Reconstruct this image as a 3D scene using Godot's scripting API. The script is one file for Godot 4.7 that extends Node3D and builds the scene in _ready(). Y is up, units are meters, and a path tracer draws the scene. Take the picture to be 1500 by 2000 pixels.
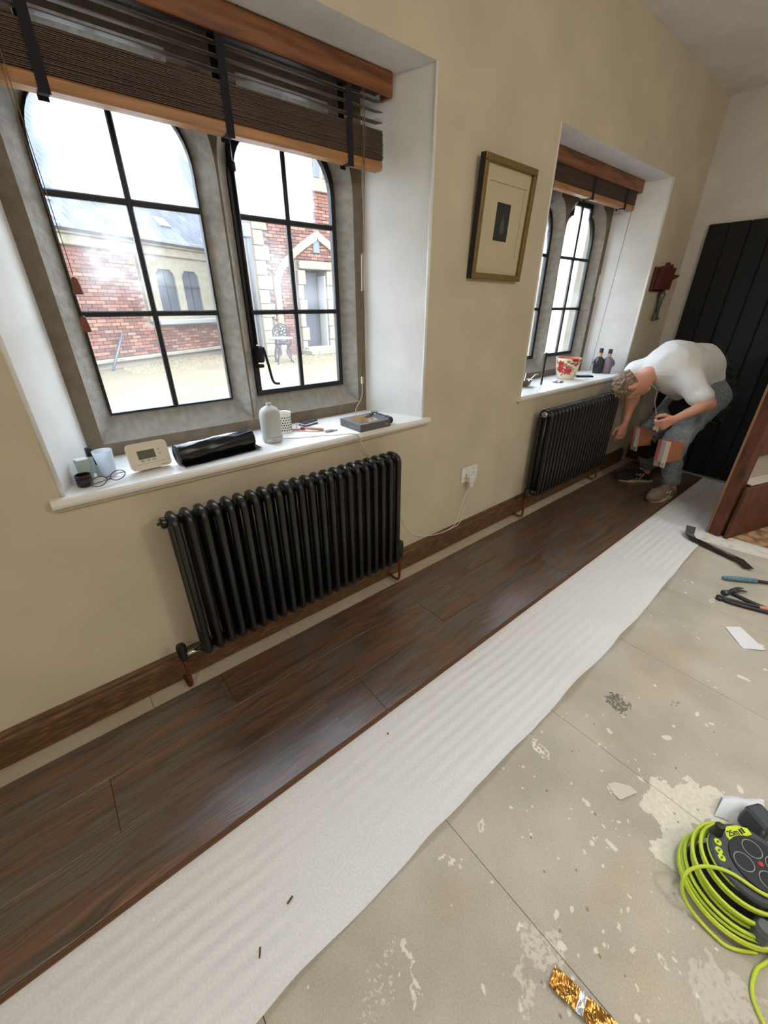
extends Node3D
# A room being refloored: window wall at z = 0, x runs along it, the room lies at z > 0. Units are metres.

const FLAT := 0xFFFFFFFF
const YSILL := 0.912
const W1 := 0.72      # centre of the first window along the wall
const W2 := 3.156     # centre of the second
const XFAR := 4.56
const CEIL := 2.815

var mats := {}
var taken := {}
var rng := RandomNumberGenerator.new()


func _ready() -> void:
	rng.seed = 7
	# camera
	var cam := Camera3D.new()
	cam.name = "camera"
	cam.position = Vector3(0, 1.44, 1.5)
	cam.rotation_degrees = Vector3(-27.28, -39.46, 0)
	cam.fov = 103.72
	cam.near = 0.02
	cam.far = 200
	add_child(cam)
	cam.current = true
	# overcast daylight
	var env := Environment.new()
	env.background_mode = Environment.BG_SKY
	var sky := Sky.new()
	var sm := ProceduralSkyMaterial.new()
	sm.sky_top_color = Color(0.80, 0.87, 0.95)
	sm.sky_horizon_color = Color(0.90, 0.93, 0.96)
	sm.sky_curve = 0.2
	sm.ground_bottom_color = Color(0.45, 0.43, 0.4)
	sm.ground_horizon_color = Color(0.6, 0.58, 0.55)
	sm.energy_multiplier = 14.0
	sky.sky_material = sm
	env.sky = sky
	env.ambient_light_source = Environment.AMBIENT_SOURCE_DISABLED
	env.tonemap_mode = Environment.TONE_MAPPER_LINEAR
	env.tonemap_exposure = 1.25
	env.sdfgi_enabled = true
	env.ssao_enabled = true
	env.ssil_enabled = true
	var we := WorldEnvironment.new()
	we.name = "environment"
	we.environment = env
	add_child(we)
	# the room's own pendants hang behind and beside the camera, out of the frame
	ceiling_lamp(Vector3(1.6, 2.42, 2.9), 0.88, "round opal glass pendant lamp hanging over the bare floor")
	ceiling_lamp(Vector3(-1.1, 2.42, 2.7), 0.6, "round opal glass pendant lamp hanging behind the camera")
	for e in [[-0.7, 1.0, "unseen ceiling fill light added farthest behind the camera"], [0.7, 1.0, "unseen ceiling fill light added above the middle of the underlay"], [2.1, 1.35, "unseen ceiling fill light added above the tools"], [3.35, 1.35, "unseen ceiling fill light added above the stair foot"]]:
		added_fill_light(Vector3(e[0], CEIL, 1.85), e[1], e[2])  # unseen fill lights, added to make the floor brighter than the wall
	build_materials()
	build_room()
	build_windows()
	build_outside()
	build_flooring()
	build_radiators()
	build_far_end()
	build_wall_things()
	build_blinds()
	build_sill_one()
	build_sill_two()
	build_floor_things()
	build_reel()
	build_person()


# ---------------------------------------------------------------- helpers
func numbered(called: String) -> String:
	if not taken.has(called):
		taken[called] = 0
		return called
	taken[called] += 1
	return "%s_%03d" % [called, taken[called]]


func tag(o: Node3D, label: String, category: String, group := "") -> Node3D:
	o.set_meta("label", label)
	o.set_meta("category", category)
	if group:
		o.set_meta("group", group)
	return o


func thing(called: String, label: String, category: String, at := Vector3.ZERO, turn := 0.0, group := "") -> Node3D:
	var o := Node3D.new()
	o.name = numbered(called)
	add_child(o)
	o.position = at
	o.rotation.y = turn
	return tag(o, label, category, group)


func setting(called: String) -> Node3D:
	var o := Node3D.new()
	o.name = called
	o.set_meta("kind", "structure")
	add_child(o)
	return o


func new_st(smooth := false) -> SurfaceTool:
	var st := SurfaceTool.new()
	st.begin(Mesh.PRIMITIVE_TRIANGLES)
	st.set_smooth_group(0 if smooth else FLAT)
	return st


func mesh_of(st: SurfaceTool) -> ArrayMesh:
	st.generate_normals()
	return st.commit()


func obj(called: String, st, m: Material, parent: Node = null) -> MeshInstance3D:
	var mi := MeshInstance3D.new()
	mi.mesh = mesh_of(st) if st is SurfaceTool else st
	mi.material_override = m
	mi.cast_shadow = GeometryInstance3D.SHADOW_CASTING_SETTING_ON
	if parent == null:
		mi.name = numbered(called)
		add_child(mi)
	else:
		mi.name = called
		parent.add_child(mi, true)
	return mi


func tri(st: SurfaceTool, a: Vector3, b: Vector3, c: Vector3, ua := Vector2.ZERO, ub := Vector2.ZERO, uc := Vector2.ZERO) -> void:
	st.set_uv(ua)
	st.add_vertex(a)
	st.set_uv(uc)
	st.add_vertex(c)
	st.set_uv(ub)
	st.add_vertex(b)


func quad(st: SurfaceTool, a: Vector3, b: Vector3, c: Vector3, d: Vector3, ua := Vector2.ZERO, ub := Vector2.ZERO, uc := Vector2.ZERO, ud := Vector2.ZERO) -> void:
	tri(st, a, b, c, ua, ub, uc)
	tri(st, a, c, d, ua, uc, ud)


func tri_o(st: SurfaceTool, a: Vector3, b: Vector3, c: Vector3, o: Vector3) -> void:
	if (b - a).cross(c - a).dot((a + b + c) / 3.0 - o) < 0:
		tri(st, a, c, b)
	else:
		tri(st, a, b, c)


func quad_o(st: SurfaceTool, a: Vector3, b: Vector3, c: Vector3, d: Vector3, o: Vector3) -> void:
	tri_o(st, a, b, c, o)
	tri_o(st, a, c, d, o)


func bx(st: SurfaceTool, c: Vector3, s: Vector3, ch := 0.0, b := Basis()) -> void:
	# a box with chamfered edges
	var h := s / 2.0
	ch = minf(ch, minf(h.x, minf(h.y, h.z)) * 0.95)
	for a in 3:
		var p := (a + 1) % 3
		var q := (a + 2) % 3
		for sg in [-1.0, 1.0]:
			var k := []
			for e in [[-1, -1], [1, -1], [1, 1], [-1, 1]]:
				var v := Vector3()
				v[a] = sg * h[a]
				v[p] = e[0] * (h[p] - ch)
				v[q] = e[1] * (h[q] - ch)
				k.append(c + b * v)
			quad_o(st, k[0], k[1], k[2], k[3], c)
			if ch > 0:
				for s2 in [-1.0, 1.0]:
					var m := []
					for e in [[1, -1], [1, 1], [0, 1], [0, -1]]:
						var v := Vector3()
						v[a] = sg * (h[a] if e[0] else h[a] - ch)
						v[p] = s2 * (h[p] - ch if e[0] else h[p])
						v[q] = e[1] * (h[q] - ch)
						m.append(c + b * v)
					quad_o(st, m[0], m[1], m[2], m[3], c)
	if ch > 0:
		for sx in [-1.0, 1.0]:
			for sy in [-1.0, 1.0]:
				for sz in [-1.0, 1.0]:
					var sv := Vector3(sx, sy, sz)
					tri_o(st, c + b * (sv * Vector3(h.x, h.y - ch, h.z - ch)), c + b * (sv * Vector3(h.x - ch, h.y, h.z - ch)), c + b * (sv * Vector3(h.x - ch, h.y - ch, h.z)), c)


func box(called: String, c: Vector3, s: Vector3, ch: float, m: Material, parent: Node = null, b := Basis()) -> MeshInstance3D:
	var st := new_st()
	bx(st, c, s, ch, b)
	return obj(called, st, m, parent)


func tube(st: SurfaceTool, pts: Array, r, sides := 10, cap := true, closed := false) -> void:
	# a round bar swept along points; r is a number or one per point
	var n := pts.size()
	var rings := []
	var up := Vector3.UP
	for i in n:
		var t: Vector3 = (pts[(i + 1) % n] - pts[(i - 1 + n) % n]) if closed else (pts[mini(i + 1, n - 1)] - pts[maxi(i - 1, 0)])
		t = t.normalized()
		if i == 0 and absf(t.dot(up)) > 0.9:
			up = Vector3.RIGHT
		var x := t.cross(up).normalized()
		up = x.cross(t).normalized()
		var ring := []
		var rr: float = r[i] if r is Array else r
		for k in sides:
			var a := TAU * k / sides
			ring.append(pts[i] + (x * cos(a) + up * sin(a)) * rr)
		rings.append(ring)
	for i in (n if closed else n - 1):
		var r0: Array = rings[i]
		var r1: Array = rings[(i + 1) % n]
		for k in sides:
			var k2 := (k + 1) % sides
			quad(st, r0[k], r0[k2], r1[k2], r1[k])
	if cap and not closed:
		for k in sides:
			tri(st, pts[0], rings[0][(k + 1) % sides], rings[0][k])
			tri(st, pts[n - 1], rings[n - 1][k], rings[n - 1][(k + 1) % sides])


func lathe(st: SurfaceTool, prof: Array, sides := 24, at := Vector3.ZERO, b := Basis()) -> void:
	# profile of (radius, height) from bottom to top on the outside
	var g := 1
	for i in prof.size() - 1:
		if i > 0:
			var d0: Vector2 = (prof[i] - prof[i - 1]).normalized()
			var d1: Vector2 = (prof[i + 1] - prof[i]).normalized()
			if d0.dot(d1) < 0.8:
				g += 1
		st.set_smooth_group(g)
		for k in sides:
			var a0 := TAU * k / sides
			var a1 := TAU * (k + 1) / sides
			var v := []
			for e in [[prof[i], a0], [prof[i], a1], [prof[i + 1], a1], [prof[i + 1], a0]]:
				v.append(at + b * Vector3(e[0].x * cos(e[1]), e[0].y, -e[0].x * sin(e[1])))
			var u0 := float(k) / sides
			var u1 := float(k + 1) / sides
			var v0: float = 1.0 - (prof[i].y - prof[0].y) / 0.2
			var v1: float = 1.0 - (prof[i + 1].y - prof[0].y) / 0.2
			if prof[i].x > 1e-5:
				tri(st, v[0], v[1], v[2], Vector2(u0, v0), Vector2(u1, v0), Vector2(u1, v1))
			if prof[i + 1].x > 1e-5:
				tri(st, v[0], v[2], v[3], Vector2(u0, v0), Vector2(u1, v1), Vector2(u0, v1))
	st.set_smooth_group(FLAT)


func prism(st: SurfaceTool, poly: PackedVector2Array, depth: float, t := Transform3D()) -> void:
	# polygon in local xy, extruded from z = 0 to z = depth
	if Geometry2D.is_polygon_clockwise(poly):
		poly.reverse()
	var idx := Geometry2D.triangulate_polygon(poly)
	for i in range(0, idx.size(), 3):
		var a := poly[idx[i]]
		var b := poly[idx[i + 1]]
		var c := poly[idx[i + 2]]
		if (b - a).cross(c - a) < 0:
			var e := b
			b = c
			c = e
		tri(st, t * Vector3(a.x, a.y, depth), t * Vector3(b.x, b.y, depth), t * Vector3(c.x, c.y, depth), a, b, c)
		tri(st, t * Vector3(a.x, a.y, 0), t * Vector3(c.x, c.y, 0), t * Vector3(b.x, b.y, 0), a, c, b)
	var n := poly.size()
	for i in n:
		var a := poly[i]
		var b := poly[(i + 1) % n]
		quad(st, t * Vector3(a.x, a.y, 0), t * Vector3(b.x, b.y, 0), t * Vector3(b.x, b.y, depth), t * Vector3(a.x, a.y, depth), a, b, b, a)


func grid(st: SurfaceTool, nu: int, nv: int, f: Callable) -> void:
	# a smooth sheet through f(u, v), u and v from 0 to 1
	st.set_smooth_group(0)
	var p := []
	for i in nu + 1:
		for j in nv + 1:
			p.append(f.call(float(i) / nu, float(j) / nv))
	for i in nu:
		for j in nv:
			var a := i * (nv + 1) + j
			var b := a + nv + 1
			var u0 := float(i) / nu
			var u1 := float(i + 1) / nu
			var v0 := float(j) / nv
			var v1 := float(j + 1) / nv
			quad(st, p[a], p[b], p[b + 1], p[a + 1], Vector2(u0, v0), Vector2(u1, v0), Vector2(u1, v1), Vector2(u0, v1))


func arc(c: Vector3, ax: Vector3, ay: Vector3, r: float, a0: float, a1: float, n: int) -> Array:
	var out := []
	for i in n + 1:
		var a := lerpf(a0, a1, float(i) / n)
		out.append(c + (ax * cos(a) + ay * sin(a)) * r)
	return out


func smooth_path(pts: Array, per := 6) -> Array:
	var out := []
	for i in pts.size() - 1:
		var p0: Vector3 = pts[maxi(i - 1, 0)]
		var p1: Vector3 = pts[i]
		var p2: Vector3 = pts[i + 1]
		var p3: Vector3 = pts[mini(i + 2, pts.size() - 1)]
		for k in per:
			out.append(p1.cubic_interpolate(p2, p0, p3, float(k) / per))
	out.append(pts[pts.size() - 1])
	return out


# ---------------------------------------------------------------- materials
func c8(r: int, g: int, b: int) -> Color:
	return Color8(r, g, b)


func M(called: String, col := Color.WHITE, rough := 0.7, metal := 0.0) -> StandardMaterial3D:
	if mats.has(called):
		return mats[called]
	var m := StandardMaterial3D.new()
	m.resource_name = called
	m.albedo_color = col
	m.roughness = rough
	m.metallic = metal
	mats[called] = m
	return m


func noise(freq: float, sd: int, oct := 4, kind := FastNoiseLite.TYPE_SIMPLEX_SMOOTH) -> FastNoiseLite:
	var n := FastNoiseLite.new()
	n.noise_type = kind
	n.frequency = freq
	n.seed = sd
	n.fractal_octaves = oct
	return n


func ntex(freq: float, sd: int, stops: Array, size := 256, oct := 4) -> NoiseTexture2D:
	# seamless noise coloured by stops [[offset, colour], ...]
	var t := NoiseTexture2D.new()
	t.width = size
	t.height = size
	t.seamless = true
	t.noise = noise(freq, sd, oct)
	var g := Gradient.new()
	g.offsets = PackedFloat32Array(stops.map(func(s): return s[0]))
	g.colors = PackedColorArray(stops.map(func(s): return s[1]))
	t.color_ramp = g
	return t


func triplanar(m: StandardMaterial3D, tex: Texture2D, scale: float, bump: Texture2D = null, depth := 0.1) -> StandardMaterial3D:
	m.albedo_texture = tex
	m.uv1_triplanar = true
	m.uv1_world_triplanar = true
	m.uv1_scale = Vector3.ONE * scale
	if bump:
		m.heightmap_enabled = true
		m.heightmap_texture = bump
		m.heightmap_scale = depth
	return m


func pixels(w: int, h: int, f: Callable, alpha := false) -> ImageTexture:
	var data := PackedByteArray()
	var n := 4 if alpha else 3
	data.resize(w * h * n)
	var at := 0
	for y in h:
		for x in w:
			var c: Color = f.call(x, y)
			data[at] = clampi(int(c.r * 255), 0, 255)
			data[at + 1] = clampi(int(c.g * 255), 0, 255)
			data[at + 2] = clampi(int(c.b * 255), 0, 255)
			if alpha:
				data[at + 3] = clampi(int(c.a * 255), 0, 255)
			at += n
	return ImageTexture.create_from_image(Image.create_from_data(w, h, false, Image.FORMAT_RGBA8 if alpha else Image.FORMAT_RGB8, data))


func build_materials() -> void:
	var lump := ntex(0.02, 3, [[0.0, Color(0.3, 0.3, 0.3)], [1.0, Color(0.7, 0.7, 0.7)]], 256, 5)
	var g := func(a: float) -> Color: return Color(a, a, a)
	var mottle := ntex(0.012, 11, [[0.0, g.call(0.93)], [1.0, g.call(1.0)]], 256, 4)
	triplanar(M("cream_wall_paint", c8(212, 200, 176), 0.75), mottle, 0.7, lump, 0.12)
	triplanar(M("grey_plaster_paint", c8(226, 221, 213), 0.8), mottle, 0.7, lump, 0.12)
	triplanar(M("white_reveal_paint", c8(240, 239, 235), 0.5), mottle, 1.1, lump, 0.2)
	triplanar(M("ceiling_paint", c8(240, 237, 233), 0.85), mottle, 0.8, lump, 0.15)
	M("white_gloss_paint", c8(238, 236, 230), 0.35)
	var stone := ntex(0.02, 21, [[0.0, c8(140, 136, 128)], [0.45, c8(154, 150, 142)], [0.6, c8(161, 157, 149)], [1.0, c8(172, 168, 160)]], 512, 5)
	triplanar(M("painted_stone", Color.WHITE, 0.7), stone, 2.2, ntex(0.035, 24, [[0.0, g.call(0.1)], [1.0, g.call(0.9)]], 256, 5), 0.9)
	triplanar(M("courtyard_stone", c8(255, 255, 255), 0.85), ntex(0.02, 22, [[0.0, c8(98, 91, 75)], [0.5, c8(112, 105, 88)], [1.0, c8(122, 115, 99)]], 256, 5), 1.2)
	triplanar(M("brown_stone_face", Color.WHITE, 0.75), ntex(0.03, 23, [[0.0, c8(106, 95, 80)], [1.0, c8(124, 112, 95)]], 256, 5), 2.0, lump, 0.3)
	M("courtyard_brick_far", c8(120, 74, 58), 0.9)
	M("black_iron", c8(20, 22, 26), 0.5, 0.2)
	M("radiator_black", c8(13, 13, 15), 0.33)
	var old := ntex(0.03, 31, [[0.0, c8(78, 52, 32)], [0.45, c8(96, 66, 40)], [0.62, c8(106, 74, 46)], [0.78, c8(118, 88, 58)], [1.0, c8(140, 116, 88)]], 512, 5)
	triplanar(M("stripped_skirting_wood", Color.WHITE, 0.6), old, 1.0, lump, 0.15).uv1_scale = Vector3(0.7, 3.5, 3.5)
	M("white_plastic", c8(232, 230, 224), 0.4)
	M("black_plastic", c8(24, 24, 27), 0.45)
	M("copper_pipe", c8(150, 88, 52), 0.4, 0.9)
	M("steel", c8(170, 170, 172), 0.3, 1.0)
	M("chrome", c8(215, 215, 218), 0.12, 1.0)
	var fm := ntex(0.09, 41, [[0.0, c8(216, 213, 210)], [1.0, c8(234, 232, 230)]], 256, 3)
	triplanar(M("foam_underlay", Color.WHITE, 0.6), fm, 5.0, ntex(0.12, 42, [[0.0, g.call(0.2)], [1.0, g.call(0.8)]], 256, 3), 0.04)
	M("laminate_core", c8(100, 68, 42), 0.6)
	var gl := M("window_glass", Color(0.95, 0.98, 1.0, 0.03), 0.03)
	gl.transparency = BaseMaterial3D.TRANSPARENCY_ALPHA
	var w := ntex(0.02, 51, [[0.0, c8(84, 46, 20)], [0.5, c8(128, 76, 36)], [1.0, c8(150, 94, 48)]], 256, 4)
	triplanar(M("blind_wood", Color.WHITE, 0.4), w, 1.0).uv1_scale = Vector3(0.6, 6, 6)
	var w2 := ntex(0.02, 52, [[0.0, c8(80, 64, 56)], [1.0, c8(108, 88, 76)]], 256, 4)
	triplanar(M("blind_slat_wood", Color.WHITE, 0.45), w2, 1.0).uv1_scale = Vector3(0.6, 6, 6)
	triplanar(M("blind_rail_wood", c8(255, 240, 220), 0.45), ntex(0.02, 53, [[0.0, c8(150, 110, 72)], [1.0, c8(190, 148, 104)]], 256, 4), 1.0).uv1_scale = Vector3(0.6, 6, 6)
	M("blind_tape", c8(28, 26, 34), 0.9)
	M("cord", c8(120, 100, 78), 0.9)
	M("pale_cord", c8(196, 186, 160), 0.9)


# ---------------------------------------------------------------- lamps
func ceiling_lamp(at: Vector3, energy: float, label: String) -> void:
	var t := thing("pendant_lamp", label, "lamp", at, 0, "pendant lamps")
	var glow := M("opal_lamp_glass", c8(255, 244, 225), 0.4)
	glow.emission_enabled = true
	glow.emission = Color(1.0, 0.975, 0.935)
	glow.emission_energy_multiplier = 2.5
	var s := SphereMesh.new()
	s.radius = 0.11
	s.height = 0.22
	obj("lamp_globe", s, glow, t)
	var st := new_st(true)
	tube(st, [Vector3(0, 0.1, 0), Vector3(0, CEIL - at.y, 0)], 0.006, 6)
	obj("cord", st, M("lamp_flex", c8(30, 30, 32), 0.6), t)
	st = new_st()
	lathe(st, [Vector2(0, CEIL - at.y - 0.04), Vector2(0.05, CEIL - at.y - 0.03), Vector2(0.05, CEIL - at.y), Vector2(0, CEIL - at.y)], 16)
	obj("ceiling_rose", st, M("rose_plastic", c8(230, 228, 222), 0.5), t)
	var l := OmniLight3D.new()
	l.name = "lamp_light"
	l.light_color = Color(1.0, 0.975, 0.935)
	l.light_energy = energy
	l.light_size = 0.11
	l.omni_range = 14
	l.omni_attenuation = 2
	l.shadow_enabled = true
	t.add_child(l)


func added_fill_light(at: Vector3, energy: float, label: String) -> void:
	# shallow white ring set under the ceiling with a glowing lens; added out of view to brighten the floor in a soft cone
	var t := thing("added_ceiling_light", label, "added_fill_light", at, 0, "added fill lights")
	var st := new_st()
	lathe(st, [Vector2(0.034, -0.012), Vector2(0.046, -0.012), Vector2(0.048, -0.004), Vector2(0.048, 0.0), Vector2(0.034, 0.0)], 24)
	obj("trim_ring", st, M("rose_plastic", c8(230, 228, 222), 0.5), t)
	var glow := M("fill_light_lens", c8(255, 250, 240), 0.3)
	glow.emission_enabled = true
	glow.emission = Color(1.0, 0.98, 0.95)
	glow.emission_energy_multiplier = 3.0
	st = new_st()
	lathe(st, [Vector2(0, -0.006), Vector2(0.034, -0.006), Vector2(0.034, -0.002), Vector2(0, -0.002)], 24)
	obj("fill_lens", st, glow, t)
	var l := SpotLight3D.new()
	l.name = "fill_light_beam"
	l.position = Vector3(0, -0.02, 0)
	l.rotation_degrees = Vector3(-90, 0, 0)
	l.light_color = Color(0.98, 1.0, 1.0)
	l.light_energy = energy
	l.light_size = 0.05
	l.spot_range = 12
	l.spot_attenuation = 2
	l.spot_angle = 48
	l.spot_angle_attenuation = 1.0
	l.shadow_enabled = true
	t.add_child(l)


# ---------------------------------------------------------------- room shell
func build_room() -> void:
	var cream := M("cream_wall_paint")
	var white := M("white_reveal_paint")
	# window wall: inner face with two openings, splayed white reveals, closed by the outer masonry
	var wf := setting("wall_front")
	var xs := [-3.2, W1 - 0.771, W1 + 0.777, W2 - 0.771, W2 + 0.777, XFAR + 0.1]
	var ys := [0.0, YSILL, 2.25, CEIL + 0.1]
	var st := new_st()
	for i in 5:
		for j in 3:
			if j == 1 and (i == 1 or i == 3):
				continue
			quad(st, Vector3(xs[i], ys[j], 0), Vector3(xs[i + 1], ys[j], 0), Vector3(xs[i + 1], ys[j + 1], 0), Vector3(xs[i], ys[j + 1], 0))
	obj("plaster", st, cream, wf)
	st = new_st()
	# outer masonry: solid blocks round the stone frames, back to the courtyard face
	var oz := -0.44
	var ox := [-3.2, W1 - 0.66, W1 + 0.66, W2 - 0.66, W2 + 0.66, XFAR + 0.1]
	for i in 5:
		for j in 3:
			if j == 1 and (i == 1 or i == 3):
				continue
			var oy := [-0.2, YSILL - 0.04, 2.3, CEIL + 0.1]
			bx(st, Vector3((ox[i] + ox[i + 1]) / 2, (oy[j] + oy[j + 1]) / 2, oz), Vector3(ox[i + 1] - ox[i], oy[j + 1] - oy[j], 0.2))
	bx(st, Vector3(-3.25, 1.3, -0.25), Vector3(0.1, 3.2, 0.6))
	obj("outer_masonry", st, M("courtyard_stone"), wf)
	for w in [W1, W2]:
		st = new_st()
		var x0: float = w - 0.771
		var x1: float = w + 0.777
		var a0: float = w - 0.655
		var a1: float = w + 0.655
		quad(st, Vector3(x0, YSILL, 0), Vector3(x0, 2.25, 0), Vector3(a0, 2.25, -0.335), Vector3(a0, YSILL, -0.335))
		quad(st, Vector3(x1, YSILL, 0), Vector3(a1, YSILL, -0.335), Vector3(a1, 2.25, -0.335), Vector3(x1, 2.25, 0))
		quad(st, Vector3(x0, 2.25, 0), Vector3(x1, 2.25, 0), Vector3(a1, 2.25, -0.335), Vector3(a0, 2.25, -0.335))
		obj("window_reveal", st, white, wf)
		st = new_st(true)
		for e in [x0, x1]:
			tube(st, [Vector3(e, YSILL, -0.004), Vector3(e, 2.25, -0.004)], 0.008, 8)
		obj("corner_bead", st, M("white_gloss_paint"), wf)
	# other walls and ceiling, with thickness
	var wr := setting("wall_right")
	box("plaster", Vector3(XFAR + 0.06, 1.4, 2.0), Vector3(0.12, 3.0, 5.0), 0, M("grey_plaster_paint"), wr)
	var wl := setting("wall_left")
	box("plaster", Vector3(-3.26, 1.4, 2.2), Vector3(0.12, 3.0, 4.8), 0, cream, wl)
	var wb := setting("wall_back")
	box("plaster", Vector3(0.7, 1.4, 4.56), Vector3(8.2, 3.0, 0.12), 0, cream, wb)
	var ce := setting("ceiling")
	box("plaster", Vector3(0.7, CEIL + 0.06, 2.1), Vector3(8.2, 0.12, 5.0), 0, M("ceiling_paint"), ce)
	# skirting along the window wall: board with a moulded top edge, worn and stripped
	var sk := setting("baseboard_front")
	var prof := PackedVector2Array([Vector2(0, 0.012), Vector2(-0.02, 0.012), Vector2(-0.02, 0.112), Vector2(-0.018, 0.12), Vector2(-0.011, 0.126), Vector2(-0.010, 0.138), Vector2(-0.004, 0.150), Vector2(0, 0.152)])
	for e in [[-2.0, 1.3], [1.302, 4.38]]:
		st = new_st()
		prism(st, prof, e[1] - e[0], Transform3D(Basis(Vector3(0, 0, -1), Vector3.UP, Vector3.RIGHT), Vector3(e[0], 0, 0.001)))
		obj("skirting_board", st, M("stripped_skirting_wood"), sk)
	var sk2 := setting("baseboard_right")
	st = new_st()
	prism(st, prof, 0.11, Transform3D(Basis(Vector3(1, 0, 0), Vector3.UP, Vector3(0, 0, 1)), Vector3(XFAR - 0.001, 0, 0.0)))
	obj("skirting_board", st, M("stripped_skirting_wood"), sk2)


# ---------------------------------------------------------------- windows
func half_outline(hw: float, y0: float, ys: float, yn: float, yt: float, nw: float) -> Array:
	# right half of a shouldered light, from the bottom up
	var out := [Vector2(hw, y0), Vector2(hw, ys)]
	for i in range(1, 8):
		var a := PI / 2 * i / 8.0
		out.append(Vector2(nw + (hw - nw) * cos(a), ys + (yn - ys) * sin(a)))
	out.append(Vector2(nw, yn))
	out.append(Vector2(nw, yt))
	return out


func whole_outline(half: Array, cx: float) -> PackedVector2Array:
	var p := PackedVector2Array()
	for v in half:
		p.append(Vector2(cx + v.x, v.y))
	for i in range(half.size() - 1, -1, -1):
		p.append(Vector2(cx - half[i].x, half[i].y))
	return p


func fog_texture(right: bool) -> ImageTexture:
	# condensation: thick in the upper panes with wiped, ragged edges, thin streaks lower down
	var n1 := noise(0.02, 61 if right else 62, 4)
	var n2 := noise(0.05, 63, 3)
	var f := func(x: int, y: int) -> Color:
		var u := x / 159.0
		var t := 1.0 - y / 339.0
		var w := n1.get_noise_2d(x, y) * 0.5
		var s := n2.get_noise_2d(x * 0.5, y * 0.9) * 0.5
		var a := 0.0
		if not right:
			if t > 0.67:
				if u < 0.5:
					a = 0.97 * smoothstep(0.02, 0.2, u + w * 0.12) * (1.0 - 0.4 * smoothstep(0.97, 1.0, t))
				else:
					a = 0.95 * (1.0 - smoothstep(-0.05, 0.12, u - (0.93 - 0.30 * (t - 0.67) / 0.33) + w * 0.2))
			elif t > 0.34:
				a = (0.2 * smoothstep(0.04, 0.2, u) * (1.0 - smoothstep(0.56, 0.70, u)) * smoothstep(0.36, 0.46, t) + 0.035) * (1.0 + s * 1.6 + w)
			else:
				a = 0.03 + 0.05 * (1.0 - smoothstep(0.3, 0.6, u)) * (1.0 - smoothstep(0.12, 0.3, t)) + 0.03 * s
		else:
			if t > 0.67:
				if u < 0.5:
					a = 0.93 * smoothstep(0.0, 0.1, u + w * 0.2) * (1.0 - 0.8 * smoothstep(0.84, 0.95, t + (0.3 - u) * 0.2))
				else:
					a = 0.93 * (1.0 - smoothstep(-0.06, 0.08, u - 0.74 + w * 0.1))
			elif t > 0.34:
				a = (0.22 * exp(-pow((u - 0.34) / 0.16, 2) - pow((t - 0.47) / 0.12, 2)) + 0.03) * (1.0 + s)
				if u > 0.5:
					a = 0.14 * exp(-pow((t - 0.40) / 0.05, 2)) + 0.025
			else:
				a = 0.05 + 0.05 * s + (0.03 if u < 0.5 else 0.0)
		return Color(1, 1, 1, clampf(a * (1.0 + 0.25 * w), 0, 0.97))
	return pixels(160, 340, f, true)


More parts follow.
